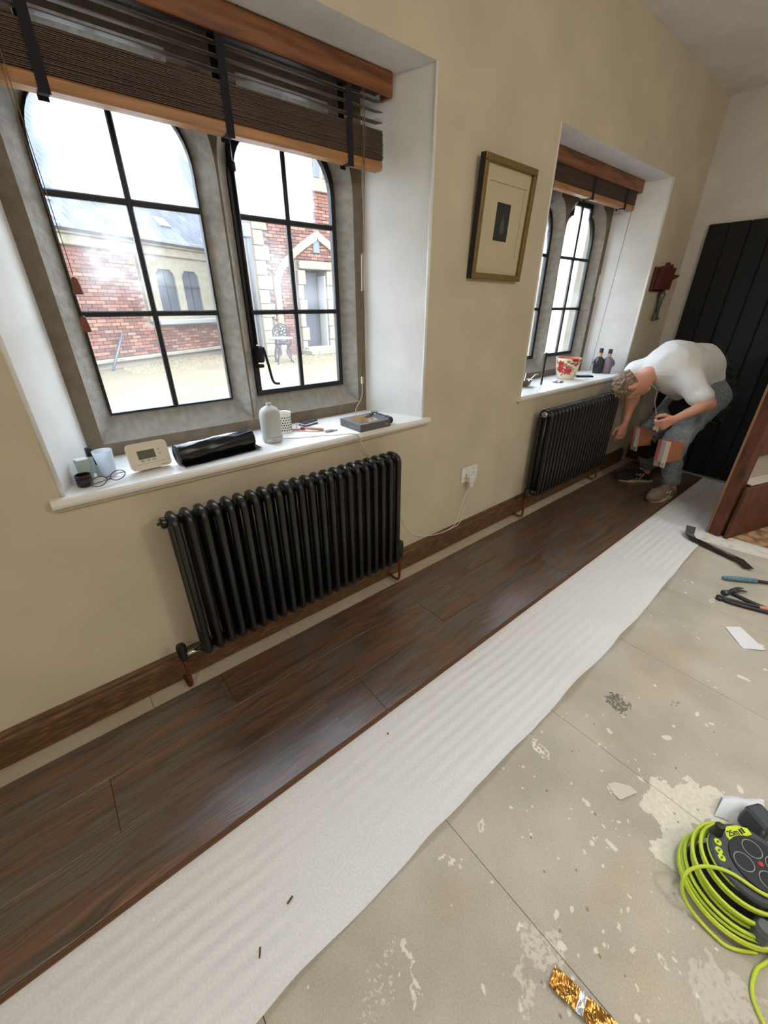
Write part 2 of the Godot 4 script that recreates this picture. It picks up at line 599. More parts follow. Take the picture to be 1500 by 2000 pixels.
func build_windows() -> void:
	var stone := M("painted_stone")
	var iron := M("black_iron")
	var fogs := []
	for r in [false, true]:
		var fm := StandardMaterial3D.new()
		fm.resource_name = "condensation_film"
		fm.albedo_texture = fog_texture(r)
		fm.transparency = BaseMaterial3D.TRANSPARENCY_ALPHA
		fm.roughness = 0.9
		fm.specular_mode = BaseMaterial3D.SPECULAR_DISABLED
		fm.backlight_enabled = true
		fm.backlight = Color(1, 1, 1)
		fm.texture_repeat = false
		fogs.append(fm)
	var zf := -0.33
	var zg := -0.40
	for n in 2:
		var w: float = [W1, W2][n]
		var win := setting("window_%d" % (n + 1))
		var inner := half_outline(0.243, 1.055, 1.86, 2.03, 2.105, 0.144)
		var outer := half_outline(0.300, 0.963, 1.87, 2.08, 2.16, 0.19)
		var st := new_st()
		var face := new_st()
		var rev := new_st()
		for side in 2:
			var cx: float = w + [-0.304, 0.304][side]
			var cell := [w - 0.66, w] if side == 0 else [w, w + 0.66]
			# flat face, slice by slice up the outline
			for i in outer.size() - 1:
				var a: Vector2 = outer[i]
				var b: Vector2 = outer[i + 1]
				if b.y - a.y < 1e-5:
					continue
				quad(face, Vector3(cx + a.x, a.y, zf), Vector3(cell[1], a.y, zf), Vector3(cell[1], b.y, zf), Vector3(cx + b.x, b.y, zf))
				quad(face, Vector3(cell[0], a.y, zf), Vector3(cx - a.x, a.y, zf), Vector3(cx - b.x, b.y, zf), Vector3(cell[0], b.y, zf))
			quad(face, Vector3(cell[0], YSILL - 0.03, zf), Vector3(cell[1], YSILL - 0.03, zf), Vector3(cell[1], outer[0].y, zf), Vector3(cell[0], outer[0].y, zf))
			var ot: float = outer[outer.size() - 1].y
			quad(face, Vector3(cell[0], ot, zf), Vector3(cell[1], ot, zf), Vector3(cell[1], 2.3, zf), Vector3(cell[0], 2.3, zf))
			# chamfer from the flat face to the glass, then the outer reveal
			var po := whole_outline(outer, cx)
			var pi := whole_outline(inner, cx)
			for i in po.size():
				var j := (i + 1) % po.size()
				quad(st, Vector3(po[i].x, po[i].y, zf), Vector3(po[j].x, po[j].y, zf), Vector3(pi[j].x, pi[j].y, zg), Vector3(pi[i].x, pi[i].y, zg))
				quad(rev, Vector3(pi[i].x, pi[i].y, zg), Vector3(pi[j].x, pi[j].y, zg), Vector3(lerpf(cx, pi[j].x, 1.13), pi[j].y + (-0.04 if pi[j].y < 1.2 else 0.02), -0.455), Vector3(lerpf(cx, pi[i].x, 1.13), pi[i].y + (-0.04 if pi[i].y < 1.2 else 0.02), -0.455))
		obj("stone_frame", st, stone, win)
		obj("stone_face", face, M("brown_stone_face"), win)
		obj("outer_reveal", rev, M("courtyard_stone"), win)
		# leaded iron lights
		for side in 2:
			var cx: float = w + [-0.304, 0.304][side]
			var fw: float = [0.007, 0.022][side] if n == 0 else 0.026
			var edge := whole_outline(inner, cx)
			var c2 := Vector2(cx, 1.5)
			var fr := new_st()
			var inn := []
			var hin := half_outline(0.243 - fw, 1.055 + fw, 1.86, 2.03 - fw * 0.6, 2.105 - fw, 0.144 - fw)
			var pin := whole_outline(hin, cx)
			for i in edge.size():
				var j := (i + 1) % edge.size()
				for zz in [[zg + 0.012, true], [zg - 0.012, false]]:
					var q := [Vector3(edge[i].x, edge[i].y, zz[0]), Vector3(edge[j].x, edge[j].y, zz[0]), Vector3(pin[j].x, pin[j].y, zz[0]), Vector3(pin[i].x, pin[i].y, zz[0])]
					if zz[1]:
						quad(fr, q[0], q[1], q[2], q[3])
					else:
						quad(fr, q[3], q[2], q[1], q[0])
				quad(fr, Vector3(pin[i].x, pin[i].y, zg + 0.012), Vector3(pin[j].x, pin[j].y, zg + 0.012), Vector3(pin[j].x, pin[j].y, zg - 0.012), Vector3(pin[i].x, pin[i].y, zg - 0.012))
				quad(fr, Vector3(edge[j].x, edge[j].y, zg + 0.012), Vector3(edge[i].x, edge[i].y, zg + 0.012), Vector3(edge[i].x, edge[i].y, zg - 0.012), Vector3(edge[j].x, edge[j].y, zg - 0.012))
			obj("casement_frame", fr, iron, win)
			var bars := [[Vector3(cx, 1.58, zg), Vector3(0.019, 1.05, 0.022)], [Vector3(cx, 1.41, zg), Vector3(0.48, 0.019, 0.02)], [Vector3(cx, 1.755, zg), Vector3(0.48, 0.019, 0.02)]]
			for b in bars:
				box("glazing_bar", b[0], b[1], 0.004, iron, win)
			# six panes, each with its film of condensation
			var rows := [[1.055, 1.41], [1.41, 1.755], [1.755, 2.105]]
			for r in 3:
				for s in 2:
					var poly := PackedVector2Array()
					var sg := -1.0 if s == 0 else 1.0
					if r < 2:
						poly = PackedVector2Array([Vector2(cx, rows[r][0]), Vector2(cx + sg * 0.24, rows[r][0]), Vector2(cx + sg * 0.24, rows[r][1]), Vector2(cx, rows[r][1])])
					else:
						poly.append(Vector2(cx, 1.755))
						poly.append(Vector2(cx + sg * 0.24, 1.755))
						for v in inner.slice(1):
							poly.append(Vector2(cx + sg * (v.x - 0.003), v.y))
						poly.append(Vector2(cx, 2.105))
					var ps := new_st()
					prism(ps, poly, 0.004, Transform3D(Basis(), Vector3(0, 0, zg - 0.002)))
					var pane := obj("pane", ps, M("window_glass"), win)
					var fs := new_st()
					if Geometry2D.is_polygon_clockwise(poly):
						poly.reverse()
					var idx := Geometry2D.triangulate_polygon(poly)
					for i in range(0, idx.size(), 3):
						var q := [poly[idx[i]], poly[idx[i + 1]], poly[idx[i + 2]]]
						var uv: Array = q.map(func(v): return Vector2((v.x - cx + 0.243) / 0.486, 1.0 - (v.y - 1.055) / 1.05))
						var p: Array = q.map(func(v): return Vector3(v.x, v.y, zg + 0.0035))
						tri(fs, p[0], p[1], p[2], uv[0], uv[1], uv[2])
					obj("condensation", fs, fogs[side], pane)
		# sill board with a rounded nose and a bead under it
		st = new_st()
		var x0: float = w - 0.805
		var x1: float = w + 0.81
		var nose := PackedVector2Array([Vector2(0.335, YSILL), Vector2(0.335, YSILL - 0.03), Vector2(-0.022, YSILL - 0.03), Vector2(-0.029, YSILL - 0.024), Vector2(-0.032, YSILL - 0.015), Vector2(-0.029, YSILL - 0.006), Vector2(-0.022, YSILL)])
		var mid := PackedVector2Array([Vector2(0.335, YSILL), Vector2(0.335, YSILL - 0.03), Vector2(0, YSILL - 0.03), Vector2(0, YSILL)])
		var front := PackedVector2Array([Vector2(0.0, YSILL), Vector2(0.0, YSILL - 0.03), Vector2(-0.022, YSILL - 0.03), Vector2(-0.029, YSILL - 0.024), Vector2(-0.032, YSILL - 0.015), Vector2(-0.029, YSILL - 0.006), Vector2(-0.022, YSILL)])
		var along := Basis(Vector3(0, 0, -1), Vector3.UP, Vector3.RIGHT)
		prism(st, mid, 1.546, Transform3D(along, Vector3(w - 0.77, 0, 0)))
		prism(st, front, x1 - x0, Transform3D(along, Vector3(x0, 0, 0)))
		obj("sill_board", st, M("white_gloss_paint"), win)
		st = new_st(true)
		tube(st, [Vector3(x0 + 0.01, YSILL - 0.037, 0.006), Vector3(x1 - 0.01, YSILL - 0.037, 0.006)], 0.009, 8)
		obj("sill_bead", st, M("cream_wall_paint"), win)
		if n == 0:
			# casement stay and fastener on the opening light
			var lx := w + 0.068
			var st2 := new_st()
			bx(st2, Vector3(lx + 0.006, 1.95, zg + 0.02), Vector3(0.02, 0.09, 0.022), 0.006)
			bx(st2, Vector3(lx + 0.012, 1.905, zg + 0.026), Vector3(0.016, 0.03, 0.022), 0.004)
			bx(st2, Vector3(lx + 0.016, 1.24, zg + 0.035), Vector3(0.034, 0.07, 0.04), 0.008)
			bx(st2, Vector3(lx + 0.014, 1.19, zg + 0.03), Vector3(0.03, 0.016, 0.03), 0.004)
			obj("casement_hinge", st2, iron, win)
			st2 = new_st(true)
			tube(st2, [Vector3(lx + 0.012, 1.89, zg + 0.02), Vector3(lx + 0.014, 1.28, zg + 0.02)], 0.006, 6)
			obj("fastening_bar", st2, iron, win)
			st2 = new_st(true)
			tube(st2, smooth_path([Vector3(lx + 0.03, 1.27, zg + 0.05), Vector3(lx + 0.04, 1.2, zg + 0.06), Vector3(lx + 0.055, 1.12, zg + 0.06), Vector3(lx + 0.085, 1.108, zg + 0.06)]), 0.006, 6)
			obj("stay_handle", st2, iron, win)
		# a flake of peeled white paint on the jamb
		var fl := new_st()
		var px := [Vector2(0, 0), Vector2(0.018, 0.004), Vector2(0.020, 0.14), Vector2(0.026, 0.17), Vector2(0.012, 0.16), Vector2(0.004, 0.15), Vector2(0.001, 0.02)]
		prism(fl, PackedVector2Array(px), 0.003, Transform3D(Basis(), Vector3(w + 0.638, 1.50, zf)))
		obj("peeling_paint", fl, M("white_gloss_paint"), win)


# ---------------------------------------------------------------- courtyard outside
func brick_field(parent: Node3D, org: Transform3D, x0: float, x1: float, y0: float, y1: float, skip: Array, best: Vector2, most: int) -> void:
	# stretchers in real courses in front of a mortar wall; the MOST nearest to BEST are parts of their own, the rest one mass
	var tones := [c8(99, 59, 46), c8(86, 50, 41), c8(109, 72, 58), c8(76, 48, 42), c8(115, 82, 64)]
	var bm := []
	for i in tones.size():
		bm.append(M("brick_%d" % i, tones[i], 0.9))
	var st := new_st()
	bx(st, Vector3.ZERO, Vector3(0.215, 0.065, 0.05), 0.006)
	var one := mesh_of(st)
	var all := []
	var course := 0
	var y := y0 + 0.0375
	while y < y1:
		var x := x0 + (0.1125 if course % 2 else 0.0)
		while x < x1:
			var ok := true
			for r in skip:
				if x + 0.1 > r[0] and x - 0.1 < r[1] and y + 0.03 > r[2] and y - 0.03 < r[3]:
					ok = false
			if ok:
				all.append(Vector2(x, y))
			x += 0.225
		y += 0.075
		course += 1
	all.sort_custom(func(a, b): return a.distance_squared_to(best) < b.distance_squared_to(best))
	var rest := new_st()
	for i in all.size():
		var p: Vector2 = all[i]
		var jig := Vector3(rng.randf_range(-0.004, 0.004), rng.randf_range(-0.002, 0.002), rng.randf_range(-0.008, 0.004))
		if i < most:
			var b := obj("brick", one, bm[rng.randi() % bm.size()], parent)
			b.transform = org * Transform3D(Basis(), Vector3(p.x, p.y, 0) + jig)
		else:
			bx(rest, org * (Vector3(p.x, p.y, 0) + jig), Vector3(0.215, 0.065, 0.05), 0, org.basis)
	if all.size() > most:
		var o := obj("brick_mass", rest, M("brick_mass", c8(96, 58, 46), 0.9), parent)
		o.set_meta("kind", "stuff")


func build_outside() -> void:
	var stone := M("courtyard_stone")
	var g := 0.1
	# ground: beige paving near the house, gravel towards the buildings
	var ground := setting("ground_courtyard")
	var st := new_st()
	bx(st, Vector3(8, g - 0.06, -14), Vector3(60, 0.1, 27), 0)
	obj("paving", st, triplanar(M("sandy_paving", Color.WHITE, 0.9), ntex(0.01, 71, [[0.0, c8(84, 72, 50)], [1.0, c8(98, 85, 60)]], 256, 5), 0.25), ground)
	var gs := new_st()
	for i in 9000:
		var p := Vector3(rng.randf_range(1.6, 8.2), g, rng.randf_range(-11.8, -8.2))
		if (p - Vector3(0.92, 0, -10)).dot(Vector3(0.485, 0, 0.874)) < 0.0 or p.z < -10.25 and p.x > 5.0:
			continue
		if p.z > -9.2 - 0.5 * sin(p.x * 2.1) and p.x < 4.2:
			continue
		var s := rng.randf_range(0.012, 0.028)
		var a := rng.randf() * TAU
		var q := []
		for k in 3:
			q.append(p + Vector3(cos(a + k * TAU / 3), 0, sin(a + k * TAU / 3)) * s - Vector3(0, 0.012, 0))
		var top := p + Vector3(0, s * 0.8, 0)
		for k in 3:
			tri_o(gs, q[k], q[(k + 1) % 3], top, p)
	var gravel := obj("gravel", gs, M("pale_gravel", c8(110, 98, 74), 0.9))
	gravel.set_meta("kind", "stuff")
	tag(gravel, "pale gravel spread in front of the brick buildings outside", "gravel")

	# long low range with a slate roof, running away to the right
	var org := Transform3D(Basis(Vector3(0.874, 0, -0.485), Vector3.UP, Vector3(0.485, 0, 0.874)), Vector3(0.92, 0, -10.0))
	var a := thing("slate_roofed_range", "low brick building with slate roof and twin arched stone window across the courtyard", "building")
	st = new_st()
	bx(st, org * Vector3(1.5, 1.35, -0.25), Vector3(11, 2.7, 0.45), 0, org.basis)
	obj("wall", st, M("pale_mortar", c8(120, 110, 96), 0.95), a)
	brick_field(a, org, -3.0, 6.4, 0.32, 2.5, [[1.85, 4.35, 0.98, 2.7]], Vector2(2.0, 0.75), 300)
	st = new_st()
	bx(st, org * Vector3(1.5, 0.27, 0.04), Vector3(11, 0.09, 0.12), 0.02, org.basis)
	obj("plinth", st, stone, a)
	st = new_st()
	bx(st, org * Vector3(1.5, 2.62, 0.05), Vector3(11, 0.2, 0.14), 0.02, org.basis)
	bx(st, org * Vector3(1.5, 2.74, 0.08), Vector3(11, 0.06, 0.2), 0.015, org.basis)
	obj("cornice", st, stone, a)
	st = new_st(true)
	tube(st, [org * Vector3(-4, 2.82, 0.16), org * Vector3(7, 2.82, 0.16)], 0.075, 10)
	obj("gutter", st, M("gutter_grey", c8(62, 67, 75), 0.5), a)
	# stone window with two shouldered lights
	var fr := obj("window_surround", twin_surround(org), stone, a)
	for k in 2:
		var cx := 2.62 + k * 0.84
		var h := half_outline(0.30, 1.26, 2.02, 2.2, 2.24, 0.2)
		var ps := new_st()
		prism(ps, whole_outline(h, cx), 0.02, org * Transform3D(Basis(), Vector3(0, 0, 0.0)))
		obj("pane", ps, M("dark_leaded_glass", c8(53, 58, 64), 0.15), fr)
		var ls := new_st()
		bx(ls, org * Vector3(cx, 1.73, 0.03), Vector3(0.018, 0.96, 0.012), 0, org.basis)
		bx(ls, org * Vector3(cx, 1.85, 0.03), Vector3(0.6, 0.018, 0.012), 0, org.basis)
		obj("glazing_bar", ls, M("black_iron"), fr)
	st = new_st()
	bx(st, org * Vector3(3.08, 1.03, 0.1), Vector3(2.1, 0.12, 0.26), 0.02, org.basis)
	obj("window_ledge", st, M("grey_weathered_stone", c8(112, 110, 105), 0.9), a)
	# roof: overlapping slates in courses; those seen lowest and clearest are parts
	var rb := org.basis * Basis(Vector3.RIGHT, deg_to_rad(42))
	var ro := org * Vector3(0, 2.86, 0.2)
	st = new_st()
	bx(st, ro + rb * Vector3(1.5, -0.02, -2.6) , Vector3(12, 0.03, 5.3), 0, rb)
	obj("roof_deck", st, M("slate_deck", c8(48, 51, 58), 0.8), a)  # deck under the courses in one dark slate grey
	var sm := []
	var tn := [c8(60, 63, 72), c8(52, 56, 65), c8(68, 71, 78), c8(45, 49, 57)]
	for i in 4:
		sm.append(M("slate_%d" % i, tn[i], 0.8))
	var one := new_st()
	bx(one, Vector3.ZERO, Vector3(0.292, 0.012, 0.42), 0.003)
	var slate := mesh_of(one)
	var rest := new_st()
	for row in 26:
		for col in 36:
			var p := Vector3(-3.6 + col * 0.3 + (0.15 if row % 2 else 0.0), 0.012 + rng.randf() * 0.004, -0.1 - row * 0.2)
			var bt := rb * Basis(Vector3.RIGHT, deg_to_rad(2.5)) * Basis(Vector3.UP, rng.randf_range(-0.015, 0.015))
			if row < 9 and col > 10 and col < 30:
				var sl := obj("slate", slate, sm[rng.randi() % 4], a)
				sl.transform = Transform3D(bt, ro + rb * p)
			else:
				bx(rest, ro + rb * p, Vector3(0.292, 0.012, 0.42), 0, bt)
	var mass := obj("slate_mass", rest, M("slate_1"), a)
	mass.set_meta("kind", "stuff")
	# two small roof lights near the eaves
	for e in [[-0.1, 0.75], [2.75, 0.62]]:
		var rl := new_st()
		bx(rl, ro + rb * Vector3(e[0] + 0.4, 0.04, -e[1]), Vector3(0.34, 0.05, 0.3), 0.01, rb)
		obj("roof_vent", rl, M("lead_grey", c8(96, 101, 109), 0.5), a)

	# projecting gabled range with the arched doorway
	var b := thing("gabled_brick_range", "tall red brick gable with pointed stone arch over a dark doorway across the courtyard", "building")
	var zb := -10.3
	var ob := Transform3D(Basis(), Vector3(0, 0, zb))
	st = new_st()
	bx(st, Vector3(6.0, 3.0, zb - 0.8), Vector3(2.0 - 0.7 , 6.0, 1.5), 0)
	bx(st, Vector3(8.75, 3.0, zb - 0.8), Vector3(2.5, 6.0, 1.5), 0)
	bx(st, Vector3(18.0, 1.3, zb - 0.8), Vector3(16.0, 2.6, 1.5), 0)
	bx(st, Vector3(7.1, 4.2, zb - 0.8), Vector3(0.95, 3.7, 1.5), 0)
	obj("wall", st, M("pale_mortar"), b)
	brick_field(b, ob, 5.42, 9.0, 0.1, 5.2, [[6.45, 7.75, 0.0, 2.56], [5.0, 5.62, 0.0, 6.0], [6.75, 9.0, 4.4, 6.0]], Vector2(6.6, 2.3), 300)
	# quoins up the corner
	for i in 16:
		var wq := 0.42 if i % 2 else 0.28
		st = new_st()
		bx(st, Vector3(5.3 + wq / 2, 0.1 + 0.17 + i * 0.34, zb + 0.0), Vector3(wq, 0.33, 0.09), 0.012)
		obj("quoin", st, stone, b)
	# door surround, lintel and pointed hood mould
	for e in [[6.6, 0.1, 2.2], [7.56, 0.1, 2.2]]:
		for i in 6:
			st = new_st()
			bx(st, Vector3(e[0] + (0.03 if i % 2 else -0.02), 0.1 + 0.18 + i * 0.37, zb), Vector3(0.24 if i % 2 else 0.16, 0.36, 0.14), 0.015)
			obj("jamb_stone", st, stone, b)
	st = new_st()
	bx(st, Vector3(7.12, 2.44, zb + 0.01), Vector3(1.12, 0.2, 0.15), 0.02)
	obj("lintel", st, stone, b)
	st = new_st()
	for sgn in [-1.0, 1.0]:
		var prev := []
		for i in 13:
			var t := i / 12.0
			var p := Vector2(7.21 + sgn * lerpf(1.46, 0.0, pow(t, 1.25)), lerpf(1.95, 3.28, pow(t, 0.72)))
			var q := Vector2(7.21 + sgn * maxf(0.0, lerpf(1.28, -0.12, pow(t, 1.25))), lerpf(1.95, 3.12, pow(t, 0.72)))
			var now := [Vector3(p.x, p.y, zb + 0.02), Vector3(q.x, q.y, zb + 0.02), Vector3(q.x, q.y, zb + 0.1), Vector3(p.x, p.y, zb + 0.1)]
			if prev:
				var o: Vector3 = (prev[0] + prev[2] + now[0] + now[2]) / 4.0
				for k in 4:
					quad_o(st, prev[k], now[k], now[(k + 1) % 4], prev[(k + 1) % 4], o)
			prev = now
	obj("arch_band", st, stone, b)
	st = new_st()
	for sgn in [-1.0, 1.0]:
		bx(st, Vector3(7.21 + sgn * 1.37, 1.0, zb + 0.04), Vector3(0.17, 1.9, 0.1), 0.01)
	obj("arch_pier", st, stone, b)
	box("date_plaque", Vector3(7.17, 2.9, zb + 0.04), Vector3(0.2, 0.3, 0.05), 0.01, M("plaque_blue", c8(78, 86, 112), 0.6), b)
	var dr := box("door", Vector3(6.98, 1.2, zb - 0.35), Vector3(0.72, 2.2, 0.06), 0.01, M("slate_grey_door", c8(46, 48, 54), 0.5), b)
	box("door_board", Vector3(6.85, 1.2, zb - 0.31), Vector3(0.02, 2.1, 0.02), 0.004, M("slate_grey_door"), dr)
	box("open_door_leaf", Vector3(7.43, 1.15, zb - 0.2), Vector3(0.05, 2.1, 0.4), 0.008, M("open_leaf_paint", c8(144, 142, 138), 0.4), b)
	st = new_st()
	bx(st, Vector3(7.1, 0.16, zb + 0.3), Vector3(1.3, 0.14, 0.6), 0.02)
	bx(st, Vector3(7.1, 0.24, zb + 0.12), Vector3(1.1, 0.1, 0.32), 0.02)
	obj("door_step", st, stone, b)
	# upper window over the arch
	var uw := box("upper_window_surround", Vector3(7.3, 4.62, zb + 0.02), Vector3(1.2, 0.9, 0.12), 0.02, stone, b)
	for k in 3:
		box("pane", Vector3(7.0 + k * 0.3, 4.72, zb + 0.085), Vector3(0.2, 0.5, 0.02), 0.004, M("dark_leaded_glass"), uw)
	# drain hopper and downpipe beside the corner
	st = new_st(true)
	tube(st, [Vector3(5.12, 0.1, zb + 0.1), Vector3(5.12, 4.5, zb + 0.1)], 0.05, 8)
	obj("downpipe", st, M("gutter_grey"), b)
	box("rain_hopper", Vector3(5.12, 3.1, zb + 0.1), Vector3(0.2, 0.3, 0.16), 0.03, M("lead_grey"), b)

	# leaning pole, garden table and chair
	st = new_st(true)
	tube(st, [org * Vector3(0.36, 0.1, 0.26), org * Vector3(0.98, 0.84, 0.08)], 0.028, 8)
	tag(obj("leaning_pole", st, M("gutter_grey")), "dark grey pole leaning against the low brick wall outside", "pole")
	var iron := M("garden_iron", c8(34, 32, 42), 0.5, 0.3)
	var tb := thing("garden_table", "small round blue-topped iron garden table on the gravel", "table", Vector3(4.96, g, -8.6))
	st = new_st()
	lathe(st, [Vector2(0, 0.58), Vector2(0.30, 0.58), Vector2(0.31, 0.595), Vector2(0.30, 0.61), Vector2(0, 0.61)], 20)
	obj("table_top", st, M("pale_blue_paint", c8(102, 110, 126), 0.5), tb)
	for k in 3:
		var an := k * TAU / 3 + 0.4
		var d := Vector3(cos(an), 0, sin(an))
		st = new_st(true)
		tube(st, smooth_path([d * 0.22 + Vector3(0, 0.58, 0), d * 0.24 + Vector3(0, 0.48, 0), d * 0.12 + Vector3(0, 0.28, 0), d * 0.27 + Vector3(0, 0.01, 0)], 5), 0.018, 6)
		obj("leg", st, iron, tb)
	var ch := thing("garden_chair", "cast iron garden chair with openwork round back beside the small table", "chair", Vector3(5.18, g, -9.0), -0.5)
	st = new_st()
	lathe(st, [Vector2(0, 0.42), Vector2(0.2, 0.42), Vector2(0.21, 0.435), Vector2(0.2, 0.45), Vector2(0, 0.45)], 16)
	obj("seat", st, iron, ch)
	st = new_st(true)
	var bc := Vector3(0, 0.68, -0.2)
	tube(st, arc(bc, Vector3.RIGHT, Vector3.UP, 0.22, 0, TAU * 0.98, 24), 0.018, 6, false, false)
	for k in 8:
		var an := k * TAU / 8
		tube(st, arc(bc + Vector3(cos(an), sin(an), 0) * 0.11, Vector3.RIGHT, Vector3.UP, 0.075, 0, TAU, 10), 0.013, 5)
	obj("backrest", st, iron, ch)
	for e in [[-1, -1], [1, -1], [-1, 1], [1, 1]]:
		st = new_st(true)
		tube(st, smooth_path([Vector3(e[0] * 0.14, 0.42, e[1] * 0.14), Vector3(e[0] * 0.2, 0.22, e[1] * 0.18), Vector3(e[0] * 0.2, 0.005, e[1] * 0.2)], 4), 0.018, 6)
		obj("leg", st, iron, ch)


func twin_surround(org: Transform3D) -> SurfaceTool:
	# stone surround of the twin arched window, as slices round the two lights
	var st := new_st()
	var h := half_outline(0.30, 1.26, 2.02, 2.2, 2.24, 0.2)
	var z := 0.06
	for k in 2:
		var cx := 2.62 + k * 0.84
		var cell := [1.9, 3.04] if k == 0 else [3.04, 4.3]
		for i in h.size() - 1:
			var a: Vector2 = h[i]
			var b: Vector2 = h[i + 1]
			if b.y - a.y < 1e-5:
				continue
			quad(st, org * Vector3(cx + a.x, a.y, z), org * Vector3(cell[1], a.y, z), org * Vector3(cell[1], b.y, z), org * Vector3(cx + b.x, b.y, z))
			quad(st, org * Vector3(cell[0], a.y, z), org * Vector3(cx - a.x, a.y, z), org * Vector3(cx - b.x, b.y, z), org * Vector3(cell[0], b.y, z))
		quad(st, org * Vector3(cell[0], 1.05, z), org * Vector3(cell[1], 1.05, z), org * Vector3(cell[1], 1.26, z), org * Vector3(cell[0], 1.26, z))
		quad(st, org * Vector3(cell[0], 2.24, z), org * Vector3(cell[1], 2.24, z), org * Vector3(cell[1], 2.54, z), org * Vector3(cell[0], 2.54, z))
		var p := whole_outline(h, cx)
		for i in p.size():
			var j := (i + 1) % p.size()
			quad(st, org * Vector3(p[i].x, p[i].y, z), org * Vector3(p[j].x, p[j].y, z), org * Vector3(p[j].x, p[j].y, -0.02), org * Vector3(p[i].x, p[i].y, -0.02))
	for e in [[1.9, -1.0], [4.3, 1.0]]:
		quad_o(st, org * Vector3(e[0], 1.05, z), org * Vector3(e[0], 2.54, z), org * Vector3(e[0], 2.54, -0.03), org * Vector3(e[0], 1.05, -0.03), org * Vector3(3.1, 1.8, 0))
	return st


# ---------------------------------------------------------------- floor coverings
const MARKS := {
	"s1": [[1.117, 1.461], [1.163, 1.471], [1.199, 1.454], [1.223, 1.457], [1.231, 1.474], [1.237, 1.496], [1.232, 1.513], [1.263, 1.533], [1.333, 1.531], [1.324, 1.556], [1.318, 1.584], [1.345, 1.605], [1.344, 1.630], [1.315, 1.651], [1.245, 1.654], [1.200, 1.644], [1.151, 1.642], [1.097, 1.631], [1.063, 1.634], [1.030, 1.631], [0.998, 1.616], [0.984, 1.581], [0.984, 1.554], [1.003, 1.533], [1.052, 1.548], [1.078, 1.539], [1.088, 1.502], [1.091, 1.471]],
	"s2": [[0.825, 1.689], [0.824, 1.710], [0.854, 1.710], [0.869, 1.717], [0.858, 1.738], [0.855, 1.752], [0.884, 1.768], [0.879, 1.793], [0.877, 1.817], [0.836, 1.832], [0.727, 1.745], [0.753, 1.728], [0.774, 1.706]],
	"s3": [[0.550, 1.383], [0.559, 1.398], [0.578, 1.401], [0.575, 1.424], [0.597, 1.439], [0.626, 1.451], [0.611, 1.471], [0.602, 1.487], [0.583, 1.494], [0.560, 1.497], [0.541, 1.486], [0.506, 1.483], [0.486, 1.479], [0.465, 1.478], [0.429, 1.497], [0.413, 1.483], [0.449, 1.448], [0.466, 1.425], [0.513, 1.425], [0.519, 1.404]],
	"foot": [[0.264, 1.180], [0.282, 1.195], [0.278, 1.215], [0.258, 1.226], [0.247, 1.242], [0.234, 1.255], [0.216, 1.265], [0.198, 1.270], [0.158, 1.272], [0.131, 1.250], [0.162, 1.208], [0.187, 1.199], [0.220, 1.202], [0.241, 1.203]],
	"toe": [[0.290, 1.213], [0.295, 1.220], [0.287, 1.241], [0.277, 1.240], [0.274, 1.231]],
	"streak": [[0.281, 1.244], [0.284, 1.246], [0.269, 1.284], [0.263, 1.305], [0.247, 1.315], [0.241, 1.309], [0.252, 1.299], [0.264, 1.279]],
	"stain": [[1.425, 1.211], [1.465, 1.228], [1.463, 1.263], [1.455, 1.293], [1.425, 1.308], [1.394, 1.292], [1.391, 1.260], [1.394, 1.232]],
	"stain2": [[1.604, 1.385], [1.626, 1.408], [1.600, 1.417], [1.578, 1.399]],
	"w1": [[1.024, 1.124], [1.039, 1.136], [1.035, 1.167], [1.017, 1.184], [1.012, 1.204], [0.995, 1.190], [0.993, 1.165], [0.988, 1.144]],
	"ar1": [[0.494, 1.150], [0.513, 1.165], [0.526, 1.185], [0.528, 1.206], [0.517, 1.209], [0.512, 1.193], [0.501, 1.172], [0.490, 1.153]],
}
const HOLES := [[[1.158, 1.587], [1.175, 1.606], [1.179, 1.631], [1.151, 1.629], [1.143, 1.615]], [[1.208, 1.610], [1.226, 1.629], [1.205, 1.635], [1.195, 1.617]], [[0.511, 1.430], [0.520, 1.447], [0.513, 1.454], [0.524, 1.480], [0.509, 1.481], [0.488, 1.472], [0.481, 1.441], [0.493, 1.433]]]
const TX := Rect2(-0.4, 1.02, 4.096, 1.4)   # the stretch of floor that the hardboard picture covers, in metres


